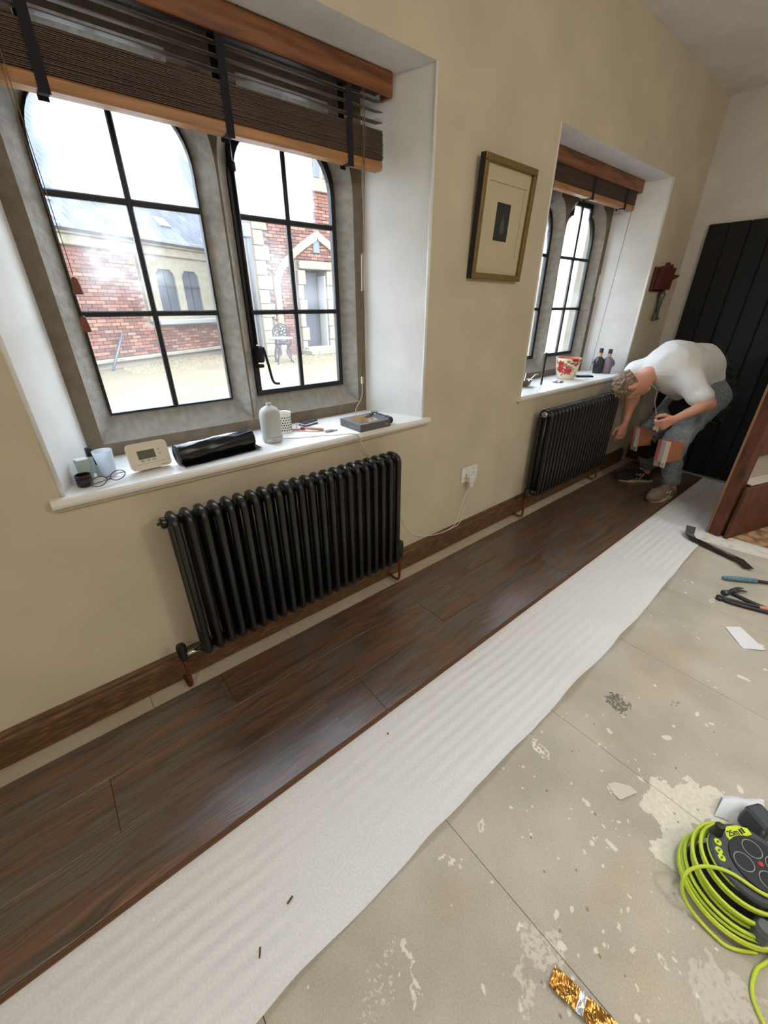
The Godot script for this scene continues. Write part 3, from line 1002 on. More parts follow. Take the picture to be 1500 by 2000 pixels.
func hardboard_texture() -> ImageTexture:
	# brown hardboard with paint splashes, drips, a boot print and dirt
	var w := 2048
	var h := 700
	var px := TX.size.x / w
	var im := Image.create(w, h, false, Image.FORMAT_RGB8)
	var broad := noise(0.006, 81, 4)
	var fine := noise(0.35, 82, 2)
	var data := PackedByteArray()
	data.resize(w * h * 3)
	var at := 0
	for y in h:
		for x in w:
			var b := broad.get_noise_2d(x, y) * 0.06 + fine.get_noise_2d(x, y) * 0.05
			var rust := maxf(0.0, broad.get_noise_2d(x * 0.7 + 900, y * 0.7) - 0.15) * 0.25
			data[at] = clampi(int(255 * (0.70 + b + rust * 0.05)), 0, 255)
			data[at + 1] = clampi(int(255 * (0.67 + b - rust * 0.2)), 0, 255)
			data[at + 2] = clampi(int(255 * (0.605 + b - rust * 0.4)), 0, 255)
			at += 3
	im = Image.create_from_data(w, h, false, Image.FORMAT_RGB8, data)
	var rag := noise(0.05, 83, 4)
	var dirt := noise(0.09, 84, 4)
	for key in MARKS:
		var poly := PackedVector2Array(MARKS[key].map(func(p): return Vector2(p[0], p[1])))
		var lo := poly[0]
		var hi := poly[0]
		for p in poly:
			lo = lo.min(p)
			hi = hi.max(p)
		lo = ((lo - TX.position) / px).floor() - Vector2(12, 12)
		hi = ((hi - TX.position) / px).ceil() + Vector2(12, 12)
		var holes := []
		for q in HOLES:
			holes.append(PackedVector2Array(q.map(func(p): return Vector2(p[0], p[1]))))
		var ink := c8(226, 219, 200)
		var need := -0.62
		match key:
			"s2":
				ink = c8(200, 190, 176)
				need = -0.38
			"s3":
				ink = c8(204, 196, 182)
				need = -0.15
			"foot":
				ink = c8(206, 200, 182)
				need = 0.12
			"stain":
				ink = c8(104, 98, 84)
				need = -0.2
			"stain2":
				ink = c8(140, 128, 112)
				need = 0.0
			"w1", "ar1":
				ink = c8(236, 230, 214)
				need = 0.0
		for y in range(maxi(0, int(lo.y)), mini(h, int(hi.y))):
			for x in range(maxi(0, int(lo.x)), mini(w, int(hi.x))):
				var p := TX.position + Vector2(x, y) * px
				var j := Vector2(rag.get_noise_2d(x, y), rag.get_noise_2d(x + 500, y)) * 0.02
				if not Geometry2D.is_point_in_polygon(p + j, poly):
					continue
				var hole := false
				for q in holes:
					hole = hole or Geometry2D.is_point_in_polygon(p + j * 0.5, q)
				var d := dirt.get_noise_2d(x * 1.3, y * 1.3)
				if hole or d < need or (key == "foot" and rag.get_noise_2d(x * 2.2, y * 2.2) < 0.02):
					continue
				var c := im.get_pixel(x, y)
				im.set_pixel(x, y, c.lerp(ink, 0.85).lightened(0.0) * (1.0 + d * 0.06))
	# flecks, drips and rings of paint; specks of dirt
	var r2 := RandomNumberGenerator.new()
	r2.seed = 12
	for i in 300:
		var c := Vector2(r2.randf_range(0.0, 2.7), r2.randf_range(1.12, 1.95))
		if r2.randf() < 0.55:
			c = Vector2(r2.randfn(0.95, 0.35), r2.randfn(1.5, 0.16))
		var rad := absf(r2.randfn(0.0, 0.0022)) + 0.0011
		if r2.randf() < 0.06:
			rad = r2.randf_range(0.006, 0.010)
		var long := 1.0 if r2.randf() < 0.5 else r2.randf_range(1.4, 2.6)
		var ang := 0.65 + r2.randfn(0.0, 0.7)
		var dark := r2.randf() < 0.16
		if dark:
			rad = minf(rad, 0.003)
			long = minf(long, 1.6)
		var ink := c8(88, 76, 62) if dark else c8(232, 225, 208)
		var ring := rad > 0.006 and r2.randf() < 0.3
		var q := (c - TX.position) / px
		var n := int(rad * long / px) + 2
		for dy in range(-n, n + 1):
			for dx in range(-n, n + 1):
				var x := int(q.x) + dx
				var y := int(q.y) + dy
				if x < 0 or y < 0 or x >= w or y >= h:
					continue
				var v := Vector2(dx, dy).rotated(ang) * px
				var e := Vector2(v.x / (rad * long), v.y / rad).length() + rag.get_noise_2d(x * 3, y * 3) * 0.6
				if e < 1.0 and (not ring or e > 0.55):
					im.set_pixel(x, y, im.get_pixel(x, y).lerp(ink, 0.5 if dark else 0.8))
	return ImageTexture.create_from_image(im)


func plank_texture(k: int) -> Array:
	# dark hand-scraped oak print: long streaks, reddish and smoky zones, fine grain
	var w := 1024
	var h := 144
	var zone := noise(0.004, 91 + k * 7, 3)
	var streak := noise(0.02, 92 + k * 7, 4)
	var grain := noise(0.08, 93 + k * 7, 3)
	var dark := c8(74, 59, 49)
	var mid := c8(112, 86, 67)
	var light := c8(132, 102, 78)
	var smoke := c8(104, 95, 89)
	var red := c8(124, 84, 60)
	var col := PackedByteArray()
	var bump := PackedByteArray()
	col.resize(w * h * 3)
	bump.resize(w * h * 3)
	var at := 0
	for y in h:
		for x in w:
			var warp := zone.get_noise_2d(x * 0.7, y * 1.5) * 22.0
			var z := zone.get_noise_2d(x * 0.6, y * 3.0 + 300)
			var s := streak.get_noise_2d(x * 0.06, (y + warp) * 1.7)
			var g := grain.get_noise_2d(x * 0.05, (y + warp) * 3.0)
			var c := mid.lerp(dark, clampf(0.3 - s * 1.1, 0, 0.9))
			c = c.lerp(light, clampf(s * 0.9 - 0.08, 0, 0.6))
			c = c.lerp(smoke, clampf(z * 2.0 + 0.15, 0, 0.75))
			c = c.lerp(red, clampf(-z * 2.2 - 0.1, 0, 0.6))
			c = c.darkened(clampf(0.10 - g * 0.5, 0, 0.3))
			col[at] = int(c.r * 255)
			col[at + 1] = int(c.g * 255)
			col[at + 2] = int(c.b * 255)
			var v := clampi(int(128 + g * 170 + s * 40), 0, 255)
			bump[at] = v
			bump[at + 1] = v
			bump[at + 2] = v
			at += 3
	return [ImageTexture.create_from_image(Image.create_from_data(w, h, false, Image.FORMAT_RGB8, col)), ImageTexture.create_from_image(Image.create_from_data(w, h, false, Image.FORMAT_RGB8, bump))]


func build_flooring() -> void:
	# sub-floor and the hardboard sheets on it
	var fl := setting("floor")
	var st := new_st()
	bx(st, Vector3(0.7, -0.055, 2.1), Vector3(8.2, 0.1, 5.1), 0)
	obj("subfloor", st, M("dusty_subfloor", c8(70, 60, 50), 0.95), fl)
	var hb := M("hardboard", Color.WHITE, 0.62)
	hb.albedo_texture = hardboard_texture()
	var plain := triplanar(M("clean_hardboard", Color.WHITE, 0.62), ntex(0.01, 85, [[0.0, c8(180, 166, 142)], [1.0, c8(194, 180, 156)]], 256, 5), 0.8)
	var x := -3.19 + 0.11
	while x < XFAR - 0.05:
		var x1 := minf(x + 0.61, XFAR)
		for zr in [[0.002, 0.9], [0.9, 2.12], [2.12, 3.34], [3.34, 4.5]]:
			st = new_st()
			var a := Vector3(x + 0.0006, 0, zr[0] + 0.001)
			var b := Vector3(x1 - 0.0006, 0.005, zr[1] - 0.001)
			var uv := func(p: Vector3) -> Vector2: return Vector2((p.x - TX.position.x) / TX.size.x, (p.z - TX.position.y) / TX.size.y)
			var k := []
			for y in [a.y - 0.005, b.y - 0.0012, b.y]:
				var e := 0.0008 if y == b.y else 0.0
				k.append([Vector3(a.x + e, y, b.z - e), Vector3(b.x - e, y, b.z - e), Vector3(b.x - e, y, a.z + e), Vector3(a.x + e, y, a.z + e)])
			quad(st, k[2][0], k[2][1], k[2][2], k[2][3], uv.call(k[2][0]), uv.call(k[2][1]), uv.call(k[2][2]), uv.call(k[2][3]))
			for lv in 2:
				for i in 4:
					var j := (i + 1) % 4
					quad(st, k[lv][i], k[lv][j], k[lv + 1][j], k[lv + 1][i], uv.call(k[lv][i]), uv.call(k[lv][j]), uv.call(k[lv + 1][j]), uv.call(k[lv + 1][i]))
			obj("hardboard_sheet", st, hb if zr[0] == 0.9 else plain, fl)
		x = x1
	# foam underlay: a ribbed white roll laid along the planks, its edge lifting in waves
	var lifts := [[0.03, 0.008], [0.55, 0.011], [0.83, 0.010], [1.08, 0.004], [1.36, 0.020], [1.85, 0.018], [2.43, 0.020], [2.9, 0.010]]
	var wob := noise(1.3, 95, 3)
	var sheet := func(u: float, v: float) -> Vector3:
		var px := lerpf(-1.2, 4.5, u)
		var pz := lerpf(0.655, 1.104, v) + 0.008 * wob.get_noise_1d(px * 1.5) * v
		if px > 2.0:
			pz -= (px - 2.0) * 0.035 * v
		var rib := 0.0018 * sin(pz * TAU / 0.042 + 2.0 * wob.get_noise_1d(px * 0.6)) * smoothstep(0.66, 0.78, pz) * (0.6 + 0.7 * wob.get_noise_2d(px, 5.0))
		var y := 0.0075 + rib + 0.0012 * wob.get_noise_2d(px * 2.0, pz * 3.0)
		for l in lifts:
			y += l[1] * exp(-pow((px - l[0]) / 0.13, 2)) * smoothstep(0.86, 1.1, pz)
		y = lerpf(0.0058, y, smoothstep(0.695, 0.72, pz))
		return Vector3(px, y, pz)
	st = new_st(true)
	grid(st, 420, 90, func(u, v): return sheet.call(u, v))
	var fo := obj("foam_underlay", st, M("foam_underlay"))
	tag(fo, "ribbed white foam underlay strip rolled out beside the dark planks", "underlay")
	# laminate planks: three rows with staggered joints
	var pm := []
	for k in 4:
		var m := M("oak_plank_%d" % k, Color.WHITE, 0.3)
		var t := plank_texture(k)
		m.albedo_texture = t[0]
		m.heightmap_enabled = true
		m.heightmap_texture = t[1]
		m.heightmap_scale = 0.03
		m.metallic_specular = 0.7
		m.clearcoat_enabled = true
		m.clearcoat = 0.6
		m.clearcoat_roughness = 0.28
		pm.append(m)
	var floor2 := setting("floor_laminate")
	var rows := [[0.100, 0.297, [-2.63, -1.197, 0.233, 1.665, 3.093, 4.5]], [0.297, 0.494, [-1.64, -0.21, 1.221, 2.651, 4.08, 4.5]], [0.494, 0.691, [-2.18, -0.749, 0.681, 2.09, 3.52, 4.5]]]
	var kk := 0
	for r in rows:
		for i in r[2].size() - 1:
			var a := Vector3(r[2][i] + 0.0011, 0.0075, r[0] + 0.0009)
			var b := Vector3(r[2][i + 1] - 0.0011, 0.0165, r[1] - 0.0009)
			var off := rng.randf()
			var uv := func(p: Vector3) -> Vector2: return Vector2(off + (p.x - a.x) / 1.43, (p.z - a.z) / 0.2)
			var ch := 0.0006
			var top := [Vector3(a.x + ch, b.y, b.z - ch), Vector3(b.x - ch, b.y, b.z - ch), Vector3(b.x - ch, b.y, a.z + ch), Vector3(a.x + ch, b.y, a.z + ch)]
			var bev := [Vector3(a.x, b.y - ch * 0.7, b.z), Vector3(b.x, b.y - ch * 0.7, b.z), Vector3(b.x, b.y - ch * 0.7, a.z), Vector3(a.x, b.y - ch * 0.7, a.z)]
			var low := [Vector3(a.x, a.y, b.z), Vector3(b.x, a.y, b.z), Vector3(b.x, a.y, a.z), Vector3(a.x, a.y, a.z)]
			st = new_st()
			quad(st, top[0], top[1], top[2], top[3], uv.call(top[0]), uv.call(top[1]), uv.call(top[2]), uv.call(top[3]))
			for q in 4:
				var j := (q + 1) % 4
				quad(st, bev[q], bev[j], top[j], top[q], uv.call(bev[q]), uv.call(bev[j]), uv.call(top[j]), uv.call(top[q]))
				quad(st, low[q], low[j], bev[j], bev[q], uv.call(low[q]), uv.call(low[j]), uv.call(bev[j]), uv.call(bev[q]))
			var pl := obj("plank", st, pm[kk % 4], floor2)
			kk += 1
			# brown core: a lip along the open front edge, a dark tongue down in the joints elsewhere
			st = new_st()
			if r[0] > 0.49:
				bx(st, Vector3((a.x + b.x) / 2, 0.0115, b.z + 0.0035), Vector3(b.x - a.x, 0.003, 0.009), 0.0006)
				bx(st, Vector3((a.x + b.x) / 2, 0.0088, b.z + 0.0075), Vector3(b.x - a.x, 0.0022, 0.016), 0.0006)
			else:
				bx(st, Vector3((a.x + b.x) / 2, 0.0105, b.z + 0.0009), Vector3(b.x - a.x, 0.005, 0.0018))
			bx(st, Vector3(b.x + 0.0011, 0.0105, (a.z + b.z) / 2), Vector3(0.0022, 0.005, b.z - a.z))
			obj("locking_tongue", st, M("laminate_core"), pl)
	# crumbs of sawdust and two chips of wood on the underlay
	for e in [[0.112, 0.965, 0.02, 0.3], [0.007, 1.008, 0.022, 1.1], [0.62, 0.77, 0.008, 0.4]]:
		var o := box("wood_chip", Vector3(e[0], 0.013, e[1]), Vector3(e[2], 0.004, 0.005), 0.001, M("laminate_core"), null, Basis(Vector3.UP, e[3]))
		tag(o, ["brown wood chip lying near the middle of the white underlay", "dark wood sliver on the underlay at the picture's bottom edge", "tiny wood speck on the underlay beside a plank joint"][[0.112, 0.007, 0.62].find(e[0])], "wood chip", "wood chips")


# ---------------------------------------------------------------- radiators
func column_radiator(at: Vector3, count: int, pitch: float, label: String, near_end: bool) -> void:
	var t := thing("column_radiator", label, "radiator", at)
	var black := M("radiator_black")
	black.clearcoat_enabled = true
	black.clearcoat = 0.3
	black.clearcoat_roughness = 0.25
	var st := new_st(true)
	var z0 := 0.055
	var z1 := 0.137
	var yb := 0.185
	var yt := 0.795
	# one section: a loop of tube front to back, a middle column and fat heads
	var rr := 0.03
	var loop := []
	loop.append_array(arc(Vector3(0, yb + rr, z1 - rr), Vector3(0, 0, 1), Vector3(0, -1, 0), rr, PI / 2, 0, 5))
	loop.append_array(arc(Vector3(0, yt - rr, z1 - rr), Vector3(0, 0, 1), Vector3(0, 1, 0), rr, 0, PI / 2, 5))
	loop.append_array(arc(Vector3(0, yt - rr, z0 + rr), Vector3(0, 0, -1), Vector3(0, 1, 0), rr, PI / 2, 0, 5))
	loop.append_array(arc(Vector3(0, yb + rr, z0 + rr), Vector3(0, 0, -1), Vector3(0, -1, 0), rr, 0, PI / 2, 5))
	tube(st, loop, 0.0145, 10, false, true)
	tube(st, [Vector3(0, yb, (z0 + z1) / 2), Vector3(0, yt, (z0 + z1) / 2)], 0.0135, 8)
	for y in [yb + 0.014, yt - 0.016]:
		tube(st, [Vector3(0, y, z0 + 0.004), Vector3(0, y, z0 + 0.016), Vector3(0, y, z1 - 0.016), Vector3(0, y, z1 - 0.002)], [0.012, 0.021, 0.021, 0.014], 10)
		tube(st, [Vector3(-pitch / 2, y, (z0 + z1) / 2), Vector3(pitch / 2, y, (z0 + z1) / 2)], 0.017, 8)
	var sec := mesh_of(st)
	for i in count:
		var o := obj("section", sec, black, t)
		o.position.x = (i + 0.5) * pitch
	var wide := count * pitch
	# plug and air vent at the near top corner
	st = new_st()
	lathe(st, [Vector2(0, -0.012), Vector2(0.019, -0.012), Vector2(0.021, 0.0), Vector2(0.016, 0.006), Vector2(0.006, 0.007), Vector2(0.005, 0.016), Vector2(0, 0.016)], 12, Vector3(-0.008, yt - 0.016, 0.096), Basis(Vector3(0, 0, 1), PI / 2))
	obj("air_vent", st, M("steel") if not near_end else black, t)
	# valves with black caps, and the copper tails that run to the wall
	for e in [[-0.065, 0.0], [wide + 0.035, 1.0]]:
		var x: float = e[0]
		var v := new_st()
		var tall: float = 0.07 if e[1] < 0.5 else 0.10
		lathe(v, [Vector2(0, 0.0), Vector2(0.013, 0.0), Vector2(0.014, 0.02), Vector2(0.018, 0.022), Vector2(0.019, tall), Vector2(0.016, tall + 0.008), Vector2(0, tall + 0.01)], 14, Vector3(x, yb - 0.01, 0.096))
		var val := obj("valve", v, black, t)
		v = new_st(true)
		tube(v, [Vector3(x, yb + 0.012, 0.096), Vector3(0.0 if e[1] < 0.5 else wide, yb + 0.012, 0.096)], 0.010, 8)
		obj("valve_tail", v, M("chrome"), val)
		v = new_st(true)
		tube(v, smooth_path([Vector3(x, yb - 0.005, 0.096), Vector3(x, 0.08, 0.096), Vector3(x - 0.002, 0.035, 0.093), Vector3(x - 0.01, 0.026, 0.08), Vector3(x - 0.012, 0.026, 0.02)], 5), 0.0075, 8)
		obj("copper_pipe", v, M("copper_pipe"), t)


func build_radiators() -> void:
	column_radiator(Vector3(0.186, 0, 0), 22, 0.0477, "black column radiator of twenty-two sections under the large near window", true)
	column_radiator(Vector3(2.565, 0, 0), 22, 0.0477, "black column radiator under the farther window, beside the bending man", false)


# ---------------------------------------------------------------- far end: black door, stair foot
func build_far_end() -> void:
	var d := setting("door_1")
	var blk := M("black_door_paint", c8(9, 9, 11), 0.75)
	var z0 := 0.125
	for i in 7:
		box("door_board", Vector3(XFAR - 0.022, 1.02, z0 + 0.07 + i * 0.137), Vector3(0.04, 1.985, 0.134), 0.006, blk, d)
	for y in [0.35, 1.1, 1.8]:
		box("door_ledge", Vector3(XFAR - 0.01, y, z0 + 0.48), Vector3(0.03, 0.12, 0.94), 0.006, blk, d)
	var tr := setting("trim_1")
	box("threshold_strip", Vector3(XFAR - 0.05, 0.014, z0 + 0.55), Vector3(0.03, 0.012, 0.95), 0.004, M("worn_metal_strip", c8(170, 166, 156), 0.45, 0.6), tr)
	# stair foot: brown newel post, low side panel, pale step, upper string board
	var brown := M("stained_stair_wood", Color.WHITE, 0.5)
	triplanar(brown, ntex(0.02, 101, [[0.0, c8(62, 32, 20)], [0.5, c8(92, 50, 32)], [1.0, c8(112, 66, 44)]], 256, 4), 1.0).uv1_scale = Vector3(5, 0.8, 5)
	var s := thing("staircase_foot", "dark brown wooden stair foot with newel post and side panel", "staircase", Vector3(3.32, 0.005, 1.05))
	var along := Basis(Vector3.UP, -deg_to_rad(17))
	var st := new_st()
	bx(st, Vector3(0.035, 0.75, 0.04), Vector3(0.07, 1.5, 0.085), 0.008, along)
	obj("newel_post", st, brown, s)
	st = new_st()
	bx(st, Vector3(0.02, 0.75, 0.0), Vector3(0.03, 1.5, 0.014), 0.005, along)
	obj("worn_post_edge", st, M("worn_bare_wood", c8(140, 104, 74), 0.7), s)
	st = new_st()
	bx(st, along * Vector3(0.46, 0.19, 0.10) + Vector3(0, 0.0, 0), Vector3(0.86, 0.38, 0.022), 0.004, along)
	obj("side_panel", st, brown, s)
	st = new_st()
	bx(st, along * Vector3(0.50, 0.385, 0.045), Vector3(0.80, 0.012, 0.09), 0.003, along)
	obj("stair_tread", st, M("bare_tread", c8(196, 186, 168), 0.7), s)
	st = new_st()
	bx(st, along * Vector3(0.50, 0.50, 0.005), Vector3(0.80, 0.22, 0.012), 0.003, along)
	obj("stair_riser", st, M("pale_riser_paint", c8(186, 180, 166), 0.7), s)
	st = new_st()
	bx(st, along * Vector3(0.50, 0.98, 0.06), Vector3(0.86, 0.8, 0.03), 0.005, along)
	obj("upper_string_board", st, brown, s)
	# painted strip and the rough patch where the old threshold was lifted
	var pa := setting("floor_patch")
	st = new_st()
	prism(st, PackedVector2Array([Vector2(3.17, -1.055), Vector2(3.33, -1.045), Vector2(3.37, -1.2), Vector2(3.40, -1.55), Vector2(3.42, -1.9), Vector2(3.26, -1.9), Vector2(3.23, -1.42)]), 0.004, Transform3D(Basis(Vector3.RIGHT, -PI / 2), Vector3(0, 0.005, 0)))
	obj("white_painted_strip", st, triplanar(M("scuffed_white_paint", Color.WHITE, 0.6), ntex(0.03, 103, [[0.0, c8(190, 182, 166)], [0.4, c8(216, 210, 198)], [1.0, c8(226, 222, 214)]], 256, 5), 2.0), pa)
	st = new_st()
	prism(st, PackedVector2Array([Vector2(3.36, -1.13), Vector2(3.55, -1.18), Vector2(3.9, -1.29), Vector2(4.1, -1.4), Vector2(4.1, -1.9), Vector2(3.43, -1.9), Vector2(3.41, -1.5)]), 0.003, Transform3D(Basis(Vector3.RIGHT, -PI / 2), Vector3(0, 0.005, 0)))
	obj("rough_screed", st, triplanar(M("rough_screed", Color.WHITE, 0.9), ntex(0.03, 104, [[0.0, c8(84, 66, 44)], [0.42, c8(140, 112, 78)], [0.55, c8(170, 138, 102)], [1.0, c8(190, 156, 118)]], 256, 5), 1.3), pa)


# ---------------------------------------------------------------- on the wall
func build_wall_things() -> void:
	# framed print, leaning out a little at the top
	var p := thing("framed_picture", "deep gold frame with pale mount and small dark print on the wall", "picture", Vector3(1.756, 1.555, 0.002))
	p.rotation.x = deg_to_rad(2.6)
	p.rotation.z = deg_to_rad(-0.6)
	var gold := triplanar(M("dull_gold", Color.WHITE, 0.45, 0.3), ntex(0.06, 111, [[0.0, c8(112, 90, 50)], [1.0, c8(150, 122, 74)]], 256, 4), 3.0)
	var w := 0.40
	var h := 0.472
	var dp := 0.034
	var fwid := 0.026
	for e in [[w / 2, fwid / 2, w, fwid], [w / 2, h - fwid / 2, w, fwid], [fwid / 2, h / 2, fwid, h - 2 * fwid], [w - fwid / 2, h / 2, fwid, h - 2 * fwid]]:
		box("frame_rail", Vector3(e[0], e[1], dp / 2), Vector3(e[2], e[3], dp), 0.003, gold, p)
	for e in [[-0.0012, h / 2, 0.0024, h], [w + 0.0012, h / 2, 0.0024, h]]:
		box("frame_side", Vector3(e[0], e[1], dp / 2 - 0.002), Vector3(e[2], e[3], dp - 0.006), 0.0004, M("black_plastic"), p)
	box("mount", Vector3(w / 2, h / 2, 0.014), Vector3(w - 2 * fwid, h - 2 * fwid, 0.004), 0, M("cream_mount", c8(198, 184, 154), 0.8), p)
	for e in [[w / 2 + 0.01, h - 0.086, 0.29, 0.003], [w - 0.063, h / 2 + 0.01, 0.003, 0.29]]:
		box("mount_line", Vector3(e[0], e[1], 0.0162), Vector3(e[2], e[3], 0.0006), 0, M("mount_line", c8(150, 134, 106), 0.8), p)
	var pr := box("print", Vector3(w / 2 - 0.008, h / 2 + 0.005, 0.0165), Vector3(0.105, 0.15, 0.001), 0, M("dark_print", c8(44, 46, 46), 0.7), p)
	var st := new_st(true)
	lathe(st, [Vector2(0.004, -0.03), Vector2(0.016, -0.022), Vector2(0.019, -0.004), Vector2(0.012, 0.018), Vector2(0.003, 0.036), Vector2(0.001, 0.06)], 16)
	var pear := obj("pear_motif", st, M("print_grey", c8(84, 82, 76), 0.8), pr)
	pear.transform = Transform3D(Basis().scaled(Vector3(1, 1, 0.02)), Vector3(w / 2 - 0.004, h / 2 - 0.012, 0.0172))
	# twin socket with a plug and its thin white lead
	var so := thing("wall_socket", "white double wall socket between the radiators", "socket", Vector3(1.93, 0.488, 0.0))
	box("face_plate", Vector3(0, 0, 0.006), Vector3(0.15, 0.1, 0.011), 0.004, M("white_plastic"), so)
	for k in 2:
		var cx := -0.036 + k * 0.072
		for q in [[0, 0.012, 0.004, 0.010], [-0.011, -0.01, 0.008, 0.004], [0.011, -0.01, 0.008, 0.004]]:
			box("pin_hole", Vector3(cx + q[0], q[1] - 0.01, 0.0115), Vector3(q[2], q[3], 0.002), 0, M("black_plastic"), so)
		box("rocker_switch", Vector3(cx, 0.036, 0.014), Vector3(0.016, 0.024, 0.006), 0.002, M("white_plastic"), so)
	var pl := thing("mains_plug", "white plug pushed into the wall socket, trailing a thin lead", "plug", Vector3(1.915, 0.465, 0.012))
	box("plug_body", Vector3(0, 0, 0.022), Vector3(0.05, 0.05, 0.042), 0.008, M("white_plastic"), pl)
	box("plug_tail", Vector3(0.0, -0.04, 0.025), Vector3(0.03, 0.04, 0.03), 0.008, M("white_plastic"), pl)
	st = new_st(true)
	var o := Vector3(1.915, 0.465, 0.012)
	tube(st, smooth_path([Vector3(1.915, 0.41, 0.035) - o, Vector3(1.885, 0.33, 0.02) - o, Vector3(1.83, 0.2, 0.026) - o, Vector3(1.78, 0.16, 0.03) - o, Vector3(1.64, 0.16, 0.03) - o, Vector3(1.5, 0.2, 0.02) - o, Vector3(1.42, 0.26, 0.016) - o, Vector3(1.32, 0.42, 0.016) - o, Vector3(1.25, 0.55, 0.012) - o, Vector3(1.20, 0.72, 0.012) - o, Vector3(1.12, 0.80, 0.02) - o, Vector3(1.075, 0.865, 0.03) - o, Vector3(1.06, 0.90, 0.038) - o], 6), 0.0022, 6)
	obj("lead", st, M("white_plastic"), pl)
	st = new_st(true)
	tube(st, smooth_path([Vector3(1.93, 0.41, 0.035) - o, Vector3(1.925, 0.33, 0.03) - o, Vector3(1.87, 0.22, 0.026) - o, Vector3(1.84, 0.16, 0.03) - o, Vector3(1.7, 0.155, 0.033) - o], 6), 0.0018, 6)
	obj("second_lead", st, M("white_plastic"), pl)
	# carved plaque with a hanging metal ornament
	var k := thing("carved_wall_plaque", "dark red carved wooden plaque with a hanging metal figure beside the door", "wall ornament", Vector3(4.02, 1.57, 0.0))
	var red := M("dark_red_wood", c8(74, 30, 28), 0.55)
	box("back_board", Vector3(0.12, 0.05, 0.012), Vector3(0.3, 0.17, 0.024), 0.006, red, k)
	st = new_st()
	prism(st, PackedVector2Array([Vector2(0.0, -0.02), Vector2(0.26, -0.02), Vector2(0.27, 0.05), Vector2(0.42, 0.09), Vector2(0.27, 0.09), Vector2(0.29, 0.14), Vector2(0.22, 0.12), Vector2(0.2, 0.16), Vector2(0.14, 0.13), Vector2(0.12, 0.17), Vector2(0.09, 0.12), Vector2(0.03, 0.14), Vector2(0.02, 0.05)]), 0.03, Transform3D(Basis(), Vector3(0.0, 0.0, 0.024)))
	obj("carving", st, M("deep_red_wood", c8(92, 38, 34), 0.5), k)
	st = new_st(true)
	tube(st, [Vector3(0.19, -0.02, 0.03), Vector3(0.19, -0.06, 0.03), Vector3(0.19, -0.09, 0.03), Vector3(0.19, -0.2, 0.03)], [0.008, 0.03, 0.02, 0.014], 10)
	tube(st, [Vector3(0.18, -0.19, 0.03), Vector3(0.15, -0.25, 0.03)], 0.012, 8)
	tube(st, [Vector3(0.2, -0.19, 0.03), Vector3(0.225, -0.24, 0.03), Vector3(0.25, -0.235, 0.03)], 0.012, 8)
	obj("metal_figure", st, M("dull_pewter", c8(104, 112, 108), 0.45, 0.7), k)


